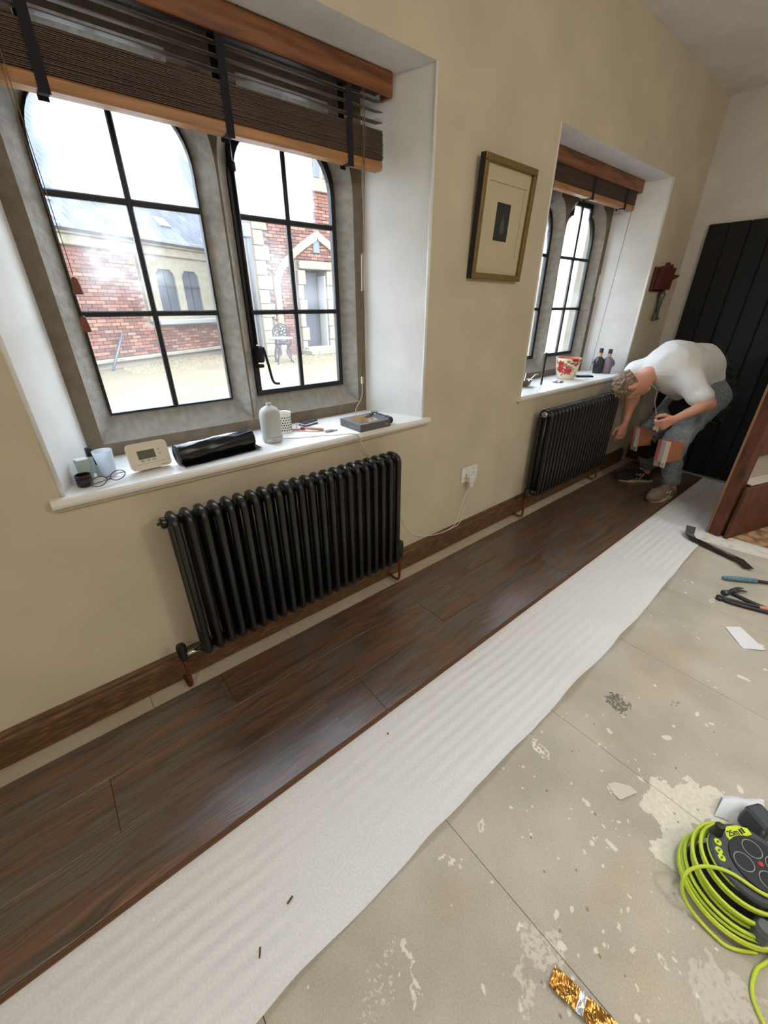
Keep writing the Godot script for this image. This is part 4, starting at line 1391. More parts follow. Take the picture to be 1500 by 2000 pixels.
# ---------------------------------------------------------------- venetian blinds
func build_blinds() -> void:
	for n in 2:
		var w: float = [W1, W2][n]
		var label: String = ["brown wooden venetian blind raised over the near window", "brown wooden venetian blind gathered up over the farther window"][n]
		var t := thing("venetian_blind", label, "blind", Vector3(w, 0, 0))
		var half := 0.695
		box("valance", Vector3(0, 2.211, -0.172), Vector3(2 * half + 0.005, 0.074, 0.016), 0.004, M("blind_wood"), t)
		for s in [-1.0, 1.0]:
			box("valance_return", Vector3(s * (half - 0.008), 2.211, -0.205), Vector3(0.016, 0.074, 0.05), 0.003, M("blind_wood"), t)
		box("head_rail", Vector3(0, 2.215, -0.215), Vector3(2 * half - 0.06, 0.05, 0.05), 0.003, M("black_plastic"), t)
		var hs := 0.657
		var y0: float = [1.942, 2.064][n]
		box("bottom_rail", Vector3(0, y0 + 0.016, -0.205), Vector3(2 * hs, 0.032, 0.054), 0.006, M("blind_rail_wood"), t)
		var slat := new_st()
		bx(slat, Vector3.ZERO, Vector3(2 * hs, 0.0028, 0.05), 0.001)
		var sm := mesh_of(slat)
		var count: int = [24, 21][n]
		var y := y0 + 0.035
		for i in count:
			var o := obj("slat", sm, M("blind_slat_wood"), t)
			o.position = Vector3(rng.randf_range(-0.003, 0.003), y, -0.205 + rng.randf_range(-0.002, 0.002))
			y += 0.0040
		if n == 0:
			for e in [[2.098, 10.0], [2.132, 14.0], [2.162, 12.0]]:
				var o := obj("slat", sm, M("blind_slat_wood"), t)
				o.transform = Transform3D(Basis(Vector3.RIGHT, deg_to_rad(e[1])), Vector3(0, e[0], -0.205))
		for x in [-0.49, 0.005, 0.49]:
			for z in [-0.176, -0.234]:
				box("ladder_tape", Vector3(x, (y0 + 2.19) / 2 - 0.005, z), Vector3(0.026, 2.19 - y0 + 0.01, 0.0025), 0.0005, M("blind_tape"), t)
			box("tape_tail", Vector3(x, y0 - 0.002, -0.196), Vector3(0.026, 0.003, 0.044), 0.0008, M("blind_tape"), t)
		# pull cords
		if n == 0:
			for e in [[-0.552, 1.49, 0.0], [-0.560, 1.385, 0.006]]:
				var st := new_st(true)
				tube(st, [Vector3(e[0] - 0.012, 2.18, -0.168), Vector3(e[0], e[1] + 0.03, -0.17 - e[2])], 0.0011, 5)
				obj("pull_cord", st, M("cord"), t)
				st = new_st()
				lathe(st, [Vector2(0, -0.022), Vector2(0.0125, -0.022), Vector2(0.013, -0.018), Vector2(0.008, 0.02), Vector2(0.004, 0.024), Vector2(0, 0.024)], 12, Vector3(e[0], e[1], -0.17 - e[2]))
				obj("cord_tassel", st, M("tassel_wood", c8(112, 56, 34), 0.5), t)
			var st := new_st(true)
			tube(st, [Vector3(0.552, 2.18, -0.172), Vector3(0.548, 1.97, -0.172), Vector3(0.535, 1.12, -0.2)], 0.0016, 5)
			tube(st, [Vector3(0.560, 2.18, -0.172), Vector3(0.556, 1.97, -0.172), Vector3(0.538, 1.12, -0.2)], 0.0016, 5)
			obj("pull_cord", st, M("cord"), t)
			box("cord_joiner", Vector3(0.536, 1.10, -0.2), Vector3(0.012, 0.034, 0.012), 0.003, M("pale_cord"), t)
			st = new_st(true)
			tube(st, smooth_path([Vector3(0.536, 1.085, -0.2), Vector3(0.532, 1.02, -0.2), Vector3(0.50, 0.96, -0.21), Vector3(0.495, YSILL + 0.005, -0.21)], 5), 0.002, 5)
			obj("cord_end", st, M("pale_cord"), t)
		else:
			var st := new_st(true)
			tube(st, [Vector3(0.60, 2.18, -0.165), Vector3(0.565, YSILL + 0.02, -0.2)], 0.0018, 5)
			obj("pull_cord", st, M("cord"), t)


# ---------------------------------------------------------------- things on the near sill
func frosted(called: String, col: Color, rough := 0.5) -> StandardMaterial3D:
	var m := M(called, col, rough)
	m.transparency = BaseMaterial3D.TRANSPARENCY_ALPHA
	m.backlight_enabled = true
	m.backlight = Color(0.9, 0.92, 0.95)
	return m


func build_sill_one() -> void:
	var y := YSILL
	var st := new_st()
	# dark jar
	lathe(st, [Vector2(0, 0), Vector2(0.021, 0), Vector2(0.023, 0.004), Vector2(0.0235, 0.024), Vector2(0.021, 0.027), Vector2(0.0235, 0.03), Vector2(0.0235, 0.038), Vector2(0.020, 0.038), Vector2(0.019, 0.012), Vector2(0, 0.012)], 24)
	var o := obj("dark_glass_jar", st, M("dark_brown_glass", c8(34, 26, 26), 0.2))
	o.position = Vector3(0.016, y, -0.06)
	tag(o, "small open dark brown jar at the left end of the near sill", "jar")
	# pale green carton
	var t := thing("small_carton", "small pale green cardboard carton standing behind the dark jar", "carton", Vector3(0.027, y, -0.118), 0.25)
	box("carton_body", Vector3(0, 0.036, 0), Vector3(0.034, 0.072, 0.034), 0.001, M("pale_green_card", c8(168, 186, 180), 0.6), t)
	box("printed_panel", Vector3(0.0175, 0.034, 0), Vector3(0.0008, 0.05, 0.026), 0, M("green_print", c8(120, 148, 140), 0.6), t)
	box("carton_flap", Vector3(0, 0.0725, 0), Vector3(0.033, 0.001, 0.033), 0, M("carton_white", c8(214, 220, 216), 0.6), t)
	# two little bottles with black caps
	for e in [[0.072, -0.132, 0.045, "little clear bottle with black cap beside the frosted cup"], [0.058, -0.185, 0.062, "taller little bottle with black cap behind the carton"]]:
		t = thing("small_bottle", e[3], "bottle", Vector3(e[0], y, e[1]), 0, "little black capped bottles")
		st = new_st()
		lathe(st, [Vector2(0, 0), Vector2(0.014, 0), Vector2(0.0155, 0.003), Vector2(0.0155, e[2] - 0.012), Vector2(0.009, e[2] - 0.002), Vector2(0.008, e[2])], 18)
		obj("bottle_body", st, M("pale_bottle_glass", c8(186, 198, 188), 0.15), t)
		st = new_st()
		lathe(st, [Vector2(0, e[2] - 0.004), Vector2(0.0105, e[2] - 0.004), Vector2(0.0105, e[2] + 0.024), Vector2(0.009, e[2] + 0.026), Vector2(0, e[2] + 0.026)], 16)
		obj("bottle_cap", st, M("black_plastic"), t)
	# frosted measuring cup, eight sided, with a lip
	st = new_st()
	lathe(st, [Vector2(0.0, 0.0), Vector2(0.021, 0.0), Vector2(0.031, 0.092), Vector2(0.0295, 0.092), Vector2(0.0197, 0.003), Vector2(0.0, 0.003)], 9)
	o = obj("frosted_cup", st, frosted("frosted_plastic", Color(0.86, 0.91, 0.94, 0.72)))
	o.position = Vector3(0.092, y, -0.105)
	o.rotation.z = 0.03
	tag(o, "frosted plastic measuring cup on the near sill beside the thermostat", "cup")
	# spectacles lying on the sill edge
	t = thing("reading_glasses", "purple framed spectacles lying at the sill edge", "glasses", Vector3(0.080, y, -0.022), 0.42)
	var rim := M("purple_metal", c8(92, 56, 76), 0.3, 0.5)
	for s in [-1.0, 1.0]:
		var pts := []
		for i in 20:
			var a := TAU * i / 20
			pts.append(Vector3(s * 0.031 + cos(a) * 0.024 * (1.0 + 0.08 * cos(2 * a)), 0.021 + sin(a) * 0.016, 0.0))
		st = new_st(true)
		tube(st, pts, 0.0014, 6, false, true)
		obj("rim", st, rim, t)
		st = new_st()
		var poly := PackedVector2Array()
		for q in pts:
			poly.append(Vector2(q.x, q.y))
		prism(st, poly, 0.001, Transform3D(Basis(), Vector3(0, 0, -0.0005)))
		obj("lens", st, M("window_glass"), t)
		st = new_st(true)
		tube(st, smooth_path([Vector3(s * 0.056, 0.022, 0.0), Vector3(s * 0.061, 0.02, -0.012), Vector3(s * 0.060, 0.008, -0.05), Vector3(s * 0.055, 0.003, -0.07)] if s > 0 else [Vector3(-0.056, 0.022, 0.0), Vector3(-0.058, 0.012, -0.01), Vector3(-0.03, 0.005, -0.035), Vector3(0.03, 0.003, -0.04)], 5), 0.0017, 6)
		obj("temple_arm", st, rim, t)
	st = new_st(true)
	tube(st, smooth_path([Vector3(-0.009, 0.024, 0), Vector3(0, 0.028, 0.002), Vector3(0.009, 0.024, 0)], 4), 0.0016, 6)
	obj("bridge", st, rim, t)
	# room thermostat leaning back on its stand
	t = thing("room_thermostat", "cream digital room thermostat standing on the near sill", "thermostat", Vector3(0.222, y + 0.001, -0.078), 0.06)
	var lean := Basis(Vector3.RIGHT, deg_to_rad(-16))
	var cream := M("ivory_plastic", c8(222, 214, 194), 0.45)
	var pr := PackedVector2Array()
	for c in [[0.05, 0.016, -PI / 2], [0.05, 0.08, 0.0], [-0.05, 0.08, PI / 2], [-0.05, 0.016, PI]]:
		for i in 6:
			var a: float = c[2] + PI / 2 * i / 5.0
			pr.append(Vector2(c[0] + cos(a) * 0.015, c[1] + sin(a) * 0.015))
	st = new_st()
	prism(st, pr, 0.024, Transform3D(lean, Vector3(0, 0, -0.012)))
	obj("case", st, cream, t)
	box("screen", lean * Vector3(-0.008, 0.056, 0.0125), Vector3(0.056, 0.030, 0.001), 0, M("lcd_grey", c8(82, 82, 68), 0.25), t, lean)
	var dg := TextMesh.new()
	dg.text = "15"
	dg.font = mono()
	dg.font_size = 16
	dg.pixel_size = 0.0011
	dg.depth = 0.0004
	var tx := obj("screen_digits", dg, M("lcd_ink", c8(58, 58, 48), 0.5), t)
	tx.transform = Transform3D(lean, lean * Vector3(0.006, 0.057, 0.0132))
	box("flap_line", lean * Vector3(0, 0.025, 0.0122), Vector3(0.122, 0.0012, 0.0008), 0, M("plastic_seam", c8(166, 156, 136), 0.6), t, lean)
	box("brand_strip", lean * Vector3(0.042, 0.012, 0.0122), Vector3(0.024, 0.003, 0.0006), 0, M("plastic_seam"), t, lean)
	for e in [[0.033, 0.066], [0.034, 0.051]]:
		box("button", lean * Vector3(e[0], e[1], 0.013), Vector3(0.012, 0.009, 0.003), 0.001, cream, t, lean)
		box("button_arrow", lean * Vector3(e[0], e[1], 0.0147), Vector3(0.004, 0.003, 0.0005), 0, M("lcd_ink"), t, lean)
	for x in [-0.026, -0.007, 0.012]:
		box("button", lean * Vector3(x, 0.035, 0.0128), Vector3(0.012, 0.005, 0.002), 0.0008, M("plastic_seam"), t, lean)
	box("stand_foot", Vector3(0, 0.012, -0.03), Vector3(0.07, 0.024, 0.03), 0.004, cream, t)
	# roll of black sacks
	t = thing("black_sack_roll", "roll of shiny black plastic sacks lying on the near sill", "sack roll", Vector3(0.455, y, -0.085), 0.12)
	st = new_st(true)
	var rings := []
	for i in 25:
		var x := lerpf(-0.15, 0.15, i / 24.0)
		var ring := []
		for k in 28:
			var a := TAU * k / 28
			var r := 0.038 + 0.0014 * sin(a * 5 + x * 22) * sin(x * 50 + a) + 0.0008 * sin(a * 9 - x * 60)
			ring.append(Vector3(x, 0.0385 + sin(a) * r * 0.97, cos(a) * r))
		rings.append(ring)
	for i in 24:
		for k in 28:
			var k2 := (k + 1) % 28
			quad(st, rings[i][k], rings[i + 1][k], rings[i + 1][k2], rings[i][k2])
	var sack := M("black_sack_plastic", c8(16, 17, 20), 0.22)
	obj("rolled_sacks", st, sack, t)
	for s in [-1.0, 1.0]:
		st = new_st()
		for k in 9:
			var r := 0.006 + k * 0.0038
			tube(st, arc(Vector3(s * 0.1495, 0.0385, 0), Vector3(0, 0, 1), Vector3.UP, r, 0, TAU, 24), 0.0015, 5)
		lathe(st, [Vector2(0, 0), Vector2(0.0375, 0), Vector2(0.0375, 0.002), Vector2(0, 0.002)], 24, Vector3(s * 0.148, 0.0385, 0), Basis(Vector3(0, 0, 1), PI / 2))
		obj("spiral_end", st, M("grey_sack_edge", c8(62, 64, 70), 0.4), t)
	st = new_st(true)
	grid(st, 16, 6, func(u, v): return Vector3(lerpf(-0.145, 0.162, u), 0.004 + 0.006 * (1 - v) * (1 - v) + 0.004 * pow(u, 6) * v + 0.001 * sin(u * 20), lerpf(0.012, 0.052 + 0.01 * u, v)))
	obj("loose_flap", st, sack, t)
	# aroma diffuser
	t = thing("aroma_diffuser", "matt grey ceramic aroma diffuser with small top opening on the sill", "diffuser", Vector3(0.706, y, -0.118))
	var cer := M("matt_grey_ceramic", c8(186, 188, 184), 0.75)
	st = new_st()
	lathe(st, [Vector2(0, 0.0), Vector2(0.036, 0.0), Vector2(0.040, 0.003), Vector2(0.0425, 0.010), Vector2(0.043, 0.026)], 32)
	obj("base", st, cer, t)
	st = new_st()
	lathe(st, [Vector2(0.0425, 0.027), Vector2(0.0435, 0.06), Vector2(0.0435, 0.110), Vector2(0.0425, 0.122), Vector2(0.0395, 0.132), Vector2(0.034, 0.140), Vector2(0.026, 0.146), Vector2(0.017, 0.150), Vector2(0.011, 0.153), Vector2(0.009, 0.157), Vector2(0.010, 0.164), Vector2(0.0085, 0.165), Vector2(0.006, 0.164), Vector2(0.006, 0.15)], 32)
	obj("cover", st, cer, t)
	for i in 7:
		var a := -0.35 + i * 0.09
		box("base_slot", Vector3(sin(a) * 0.0424, 0.015, cos(a) * 0.0424), Vector3(0.002, 0.004, 0.001), 0, M("plastic_seam"), t, Basis(Vector3.UP, a))
	st = new_st(true)
	tube(st, smooth_path([Vector3(0.04, 0.006, 0.005), Vector3(0.09, 0.003, 0.03), Vector3(0.16, 0.003, 0.06), Vector3(0.2, 0.003, 0.075), Vector3(0.25, 0.003, 0.105), Vector3(0.31, 0.003, 0.125), Vector3(0.335, 0.002, 0.15), Vector3(0.348, -0.012, 0.153)], 6), 0.0018, 6)
	obj("power_lead", st, M("pale_cord"), t)
	# printed candle pot behind it
	t = thing("patterned_pot", "white pot printed with rows of dark dots behind the diffuser", "pot", Vector3(0.815, y, -0.215))
	st = new_st()
	lathe(st, [Vector2(0, 0), Vector2(0.029, 0), Vector2(0.031, 0.003), Vector2(0.033, 0.09), Vector2(0.0325, 0.092), Vector2(0.0295, 0.091), Vector2(0.028, 0.01), Vector2(0, 0.01)], 28)
	obj("pot_body", st, M("white_glaze", c8(234, 230, 220), 0.3), t)
	st = new_st()
	for r in 6:
		for k in 18:
			var a := TAU * (k + 0.5 * (r % 2)) / 18
			var rr := 0.0316 + 0.0003 * r
			var c := Vector3(cos(a) * rr, 0.014 + r * 0.0115, sin(a) * rr)
			var b := Basis(Vector3.UP, -a + PI / 2)
			bx(st, c, Vector3(0.0062, 0.0068, 0.0012), 0.0005, b * Basis(Vector3(0, 0, 1), PI / 4 if false else 0.0))
	obj("printed_dots", st, M("dot_print", c8(74, 78, 80), 0.5), t)
	# pruning tool with pink handles
	t = thing("hand_pruner", "small hand pruner with red catch and pink wooden handles on the sill", "pruner", Vector3(0.885, y, -0.185), -0.75)
	st = new_st(true)
	tube(st, smooth_path([Vector3(0.0, 0.01, 0.0), Vector3(0.04, 0.011, 0.004), Vector3(0.09, 0.008, 0.002), Vector3(0.105, 0.007, 0)], 4), [0.005, 0.005, 0.005, 0.006, 0.006, 0.007, 0.007, 0.007, 0.007, 0.007, 0.006, 0.006, 0.005], 8)
	obj("handle", st, M("pink_wood", c8(198, 150, 128), 0.5), t)
	st = new_st(true)
	tube(st, [Vector3(-0.005, 0.007, 0.004), Vector3(-0.05, 0.006, 0.012), Vector3(-0.085, 0.005, 0.004)], 0.005, 8)
	obj("handle", st, M("pink_wood"), t)
	box("red_catch", Vector3(0.006, 0.010, 0), Vector3(0.024, 0.013, 0.014), 0.003, M("red_plastic", c8(178, 34, 40), 0.4), t)
	st = new_st(true)
	tube(st, arc(Vector3(-0.012, 0.016, -0.006), Vector3.RIGHT, Vector3.UP, 0.013, 0.2, PI + 0.6, 12), 0.0018, 6)
	tube(st, smooth_path([Vector3(-0.02, 0.006, 0), Vector3(-0.035, 0.006, -0.012), Vector3(-0.05, 0.004, -0.006)], 4), 0.0025, 6)
	obj("wire_loop", st, M("steel"), t)
	# folded black wallet
	t = thing("black_wallet", "folded black wallet lying at the back of the near sill", "wallet", Vector3(0.965, y, -0.262), 0.25)
	box("cover", Vector3(0, 0.016, 0), Vector3(0.085, 0.006, 0.05), 0.0025, M("black_leather", c8(34, 34, 40), 0.4), t, Basis(Vector3(0, 0, 1), 0.05))
	box("cards", Vector3(0, 0.009, 0.001), Vector3(0.082, 0.008, 0.046), 0.001, M("carton_white"), t)
	box("cover", Vector3(0, 0.003, 0), Vector3(0.085, 0.005, 0.05), 0.002, M("black_leather"), t)
	# memory stick
	t = thing("memory_stick", "grey memory stick with metal connector in the middle of the sill", "memory stick", Vector3(0.985, y, -0.085), -0.12)
	box("body", Vector3(-0.012, 0.005, 0), Vector3(0.042, 0.01, 0.017), 0.002, M("grey_plastic", c8(150, 150, 154), 0.4), t)
	box("connector", Vector3(0.02, 0.004, 0), Vector3(0.02, 0.005, 0.012), 0.0006, M("steel"), t)
	# grey box lid with a rounded window
	t = thing("grey_display_box", "dark grey card box with rounded window cut in its lid", "box", Vector3(1.168, y, -0.063))
	var gw := 0.178
	var gd := 0.165
	var gh := 0.034
	var card := M("charcoal_card", c8(96, 96, 94), 0.7)
	for e in [[0, gd / 2, gw, 0.003], [0, -gd / 2, gw, 0.003]]:
		box("box_side", Vector3(e[0], gh / 2, e[1]), Vector3(e[2], gh, e[3]), 0.0006, card, t)
	for e in [[gw / 2, 0.003], [-gw / 2, 0.003]]:
		box("box_side", Vector3(e[0], gh / 2, 0), Vector3(e[1], gh, gd), 0.0006, card, t)
	box("box_bottom", Vector3(0, 0.002, 0), Vector3(gw, 0.003, gd), 0, M("tan_card", c8(196, 166, 132), 0.7), t)
	st = new_st()
	var hole := []
	var rim2 := []
	for i in 40:
		var a := TAU * i / 40
		var c := cos(a)
		var s := sin(a)
		var k := 1.0 / pow(pow(absf(c), 4.0) + pow(absf(s), 4.0), 0.25)
		hole.append(Vector2(c * k * 0.056 - 0.012, s * k * 0.058))
		var kk := 1.0 / maxf(absf(c), absf(s))
		rim2.append(Vector2(c * kk * gw / 2, s * kk * gd / 2))
	var cut := new_st()
	for i in 40:
		var j := (i + 1) % 40
		for yy in [gh, gh - 0.003]:
			quad_o(st, Vector3(rim2[i].x, yy, rim2[i].y), Vector3(rim2[j].x, yy, rim2[j].y), Vector3(hole[j].x, yy, hole[j].y), Vector3(hole[i].x, yy, hole[i].y), Vector3(0, gh - 0.0015, 0))
		quad(cut, Vector3(hole[i].x, gh + 0.0004, hole[i].y), Vector3(hole[j].x, gh + 0.0004, hole[j].y), Vector3(hole[j].x * 0.97, 0.004, hole[j].y * 0.97), Vector3(hole[i].x * 0.97, 0.004, hole[i].y * 0.97))
	for e in [Vector2(gw / 2, gd / 2), Vector2(-gw / 2, gd / 2), Vector2(gw / 2, -gd / 2), Vector2(-gw / 2, -gd / 2)]:
		bx(st, Vector3(e.x * 0.985, gh - 0.0015, e.y * 0.985), Vector3(0.006, 0.003, 0.006), 0)
	obj("lid", st, card, t)
	obj("window_edge", cut, M("pale_card_edge", c8(206, 184, 154), 0.7), t)
	box("gold_mark", Vector3(-gw / 2 - 0.0018, 0.014, 0.01), Vector3(0.0006, 0.008, 0.03), 0, M("gold_mark", c8(150, 120, 90), 0.5), t)
	box("gold_mark", Vector3(0.065, 0.016, gd / 2 + 0.0018), Vector3(0.026, 0.009, 0.0006), 0, M("gold_mark"), t)
	st = new_st(true)
	tube(st, arc(Vector3(0.02, 0.012, 0.02), Vector3.RIGHT, Vector3(0, 0.3, 1).normalized(), 0.022, 0, TAU, 24), 0.003, 8)
	obj("ring_insert", st, M("chrome"), t)
	# wristwatch on the box, torch beside it
	t = thing("wrist_watch", "steel wristwatch laid on the back of the grey box", "watch", Vector3(1.235, y + gh, -0.105), 0.6)
	st = new_st()
	for i in 9:
		bx(st, Vector3(-0.06 + i * 0.012, 0.004, 0), Vector3(0.010, 0.006, 0.018), 0.001, Basis(Vector3.UP, 0.04 * i))
	obj("bracelet", st, M("dark_steel", c8(88, 90, 96), 0.35, 0.8), t)
	st = new_st()
	lathe(st, [Vector2(0, 0), Vector2(0.017, 0), Vector2(0.018, 0.004), Vector2(0.016, 0.009), Vector2(0, 0.009)], 20, Vector3(0.058, 0.0, 0.004))
	obj("watch_case", st, M("chrome"), t)
	t = thing("small_torch", "black cylindrical torch lying against the grey box", "torch", Vector3(1.282, y + 0.019, -0.06), 0)
	st = new_st()
	lathe(st, [Vector2(0, -0.055), Vector2(0.016, -0.055), Vector2(0.018, -0.05), Vector2(0.018, 0.045), Vector2(0.0185, 0.05), Vector2(0.013, 0.058), Vector2(0, 0.058)], 20, Vector3.ZERO, Basis(Vector3.RIGHT, PI / 2))
	obj("torch_body", st, M("black_rubber", c8(40, 40, 44), 0.5), t)
	st = new_st(true)
	tube(st, arc(Vector3(0, 0, 0.03), Vector3.RIGHT, Vector3.UP, 0.0185, 0, TAU, 20), 0.0015, 6)
	obj("grip_ring", st, M("black_plastic"), t)


func mono() -> SystemFont:
	var f := SystemFont.new()
	f.font_names = PackedStringArray(["Droid Sans Mono"])
	return f


func sans(bold := false) -> SystemFont:
	var f := SystemFont.new()
	f.font_names = PackedStringArray(["Droid Sans"])
	f.font_weight = 700 if bold else 400
	return f


# ---------------------------------------------------------------- things on the far sill
func floral_texture() -> ImageTexture:
	# cream glaze printed with red poppies, green leaves and brown stems
	var r2 := RandomNumberGenerator.new()
	r2.seed = 5
	var w := 512
	var h := 256
	var im := Image.create(w, h, false, Image.FORMAT_RGB8)
	im.fill(c8(236, 226, 196))
	var rag := noise(0.06, 121, 3)
	for i in 46:
		var kind := i % 5
		var c := Vector2(r2.randf() * w, r2.randf() * h * 0.8 + 10)
		var rad := r2.randf_range(26, 40) if kind == 0 else r2.randf_range(10, 22)
		var ink: Color = [c8(206, 44, 32), c8(132, 140, 84), c8(214, 84, 70), c8(150, 118, 66), c8(112, 124, 96)][kind]
		var ang := r2.randf() * TAU
		var squash := 0.8 if kind in [0, 2] else 0.4
		var n := int(rad) + 6
		for dy in range(-n, n):
			for dx in range(-n, n):
				var x := posmod(int(c.x) + dx, w)
				var yy := int(c.y) + dy
				if yy < 0 or yy >= h:
					continue
				var v := Vector2(dx, dy).rotated(ang)
				var e := Vector2(v.x, v.y / squash).length() / rad + rag.get_noise_2d(x, yy) * 0.7
				if e < 0.95:
					var k := rag.get_noise_2d(x * 3 + 99, yy * 3)
					im.set_pixel(x, yy, ink.darkened(clampf(k, 0, 0.5)).lightened(clampf(-k * 0.6, 0, 0.3)))
	return ImageTexture.create_from_image(im)


func build_sill_two() -> void:
	var y := YSILL
	var t := thing("floral_flowerpot", "cream flowerpot printed with red poppies on the farther sill", "flowerpot", Vector3(3.265, y, -0.175))
	var fm := M("floral_glaze", Color.WHITE, 0.25)
	fm.albedo_texture = floral_texture()
	var st := new_st()
	lathe(st, [Vector2(0, 0), Vector2(0.056, 0), Vector2(0.066, 0.012), Vector2(0.082, 0.07), Vector2(0.089, 0.12), Vector2(0.095, 0.15), Vector2(0.096, 0.158), Vector2(0.092, 0.158)], 40)
	obj("pot_body", st, fm, t)
	st = new_st()
	lathe(st, [Vector2(0.092, 0.158), Vector2(0.085, 0.12), Vector2(0.06, 0.012), Vector2(0, 0.01)], 40)
	obj("pot_inside", st, M("red_cream_glaze", c8(206, 130, 104), 0.3), t)
	# metal dish with two spoons
	t = thing("metal_serving_dish", "small polished metal dish holding spoons at the near end of the farther sill", "dish", Vector3(2.705, y, -0.19), 0.3)
	st = new_st()
	lathe(st, [Vector2(0, 0), Vector2(0.028, 0), Vector2(0.045, 0.014), Vector2(0.058, 0.042), Vector2(0.060, 0.046), Vector2(0.056, 0.043), Vector2(0.042, 0.016), Vector2(0, 0.006)], 28)
	obj("bowl", st, M("aged_silver", c8(150, 138, 120), 0.22, 0.95), t)
	for e in [[0.2, 0.0], [-0.25, 0.02]]:
		st = new_st(true)
		var d := Vector3(cos(e[0]), 0, -sin(e[0]))
		tube(st, smooth_path([d * 0.02 + Vector3(0, 0.03, e[1]), d * 0.07 + Vector3(0, 0.052, e[1]), d * 0.12 + Vector3(0, 0.072, e[1]), d * 0.15 + Vector3(0, 0.07, e[1])], 4), 0.004, 6)
		obj("spoon_handle", st, M("chrome"), t)
	# slim upright with a cross bar
	t = thing("slim_black_stand", "slim black upright stand with silver top near the flowerpot", "stand", Vector3(2.86, y, -0.14), 0.5)
	box("upright", Vector3(0, 0.105, 0), Vector3(0.026, 0.21, 0.012), 0.004, M("black_plastic"), t)
	box("cross_piece", Vector3(-0.004, 0.19, 0), Vector3(0.05, 0.06, 0.014), 0.004, M("black_plastic"), t)
	box("silver_top", Vector3(0.0, 0.223, -0.012), Vector3(0.05, 0.006, 0.05), 0.002, M("chrome"), t)
	box("silver_back", Vector3(0.016, 0.1, -0.008), Vector3(0.008, 0.2, 0.006), 0.001, M("chrome"), t)
	# bunch of keys
	t = thing("bunch_of_keys", "bunch of keys lying in front of the flowerpot", "keys", Vector3(3.015, y, -0.115))
	st = new_st(true)
	tube(st, arc(Vector3(0, 0.012, 0), Vector3.RIGHT, Vector3(0, 0.5, 1).normalized(), 0.018, 0, TAU, 20), 0.0014, 6)
	obj("key_ring", st, M("steel"), t)
	for k in 3:
		var b := Basis(Vector3.UP, -0.6 + k * 0.9)
		st = new_st()
		bx(st, b * Vector3(0.035, 0.003 + k * 0.002, 0), Vector3(0.03, 0.002, 0.007), 0.0005, b)
		lathe(st, [Vector2(0, 0), Vector2(0.012, 0), Vector2(0.012, 0.0025), Vector2(0, 0.0025)], 14, b * Vector3(0.014, 0.002 + k * 0.002, 0))
		obj("key", st, M("steel"), t)
	box("key_fob", Vector3(0.05, 0.005, 0.02), Vector3(0.05, 0.008, 0.02), 0.003, M("dark_steel"), t, Basis(Vector3.UP, 0.3))
	# phone
	t = thing("mobile_phone", "dark mobile phone lying flat between the flowerpot and the figurine", "phone", Vector3(3.46, y, -0.125), -0.62)
	box("phone_body", Vector3(0, 0.006, 0), Vector3(0.145, 0.011, 0.07), 0.004, M("black_plastic"), t)
	box("phone_screen", Vector3(0, 0.0118, 0), Vector3(0.135, 0.0008, 0.064), 0, M("phone_glass", c8(60, 66, 68), 0.12), t)
	# pair of hatted figures modelled as one ornament
	t = thing("hatted_couple_figurine", "figurine of two standing figures in tall hats beside the reveal", "figurine", Vector3(3.775, y, -0.125), -0.9)
	for e in [[-0.036, M("charcoal_glaze", c8(40, 42, 46), 0.4), 0.0], [0.036, M("mauve_glaze", c8(128, 116, 128), 0.4), -0.006]]:
		var x: float = e[0]
		st = new_st()
		lathe(st, [Vector2(0, 0), Vector2(0.034, 0), Vector2(0.038, 0.03), Vector2(0.040, 0.08), Vector2(0.036, 0.112), Vector2(0.024, 0.128), Vector2(0.012, 0.134), Vector2(0, 0.135)], 18, Vector3(x, 0, 0))
		obj("robe", st, e[1], t)
		st = new_st()
		lathe(st, [Vector2(0.009, 0.13), Vector2(0.014, 0.142), Vector2(0.016, 0.155), Vector2(0.013, 0.168), Vector2(0, 0.172)], 14, Vector3(x, e[2], 0))
		obj("head", st, M("painted_skin", c8(214, 168, 128), 0.5), t)
		st = new_st()
		lathe(st, [Vector2(0, 0.166), Vector2(0.017, 0.166), Vector2(0.016, 0.172), Vector2(0.0155, 0.2), Vector2(0, 0.201)], 14, Vector3(x, e[2], 0))
		obj("tall_hat", st, M("hat_glaze", c8(52, 52, 56), 0.5), t)
		st = new_st(true)
		tube(st, smooth_path([Vector3(x + signf(x) * 0.03, 0.11, 0.0), Vector3(x + signf(x) * 0.044, 0.08, 0.012), Vector3(x + signf(x) * 0.03, 0.065, 0.03)], 4), 0.011, 8)
		obj("arm", st, e[1], t)


# ---------------------------------------------------------------- loose things on the floor
func sheet_of(called: String, pts: Array, y: float, m: Material, curl := 0.006) -> MeshInstance3D:
	# a torn flat scrap with a slightly lifted edge
	var st := new_st()
	var c := Vector3.ZERO
	for p in pts:
		c += Vector3(p[0], 0, p[1]) / pts.size()
	var n := pts.size()
	var ring := []
	for i in n:
		ring.append(Vector3(pts[i][0], y + curl * (0.5 + 0.5 * sin(i * 2.1)), pts[i][1]))
	var low := Vector3(0, 0.0008, 0)
	var mid := Vector3(c.x, y + curl * 0.25, c.z)
	for i in n:
		var a: Vector3 = ring[i]
		var b: Vector3 = ring[(i + 1) % n]
		tri_o(st, mid, a, b, mid - Vector3.UP)
		tri_o(st, mid - low, a - low, b - low, mid + Vector3.UP)
		quad_o(st, a, b, b - low, a - low, mid)
	return obj(called, st, m)


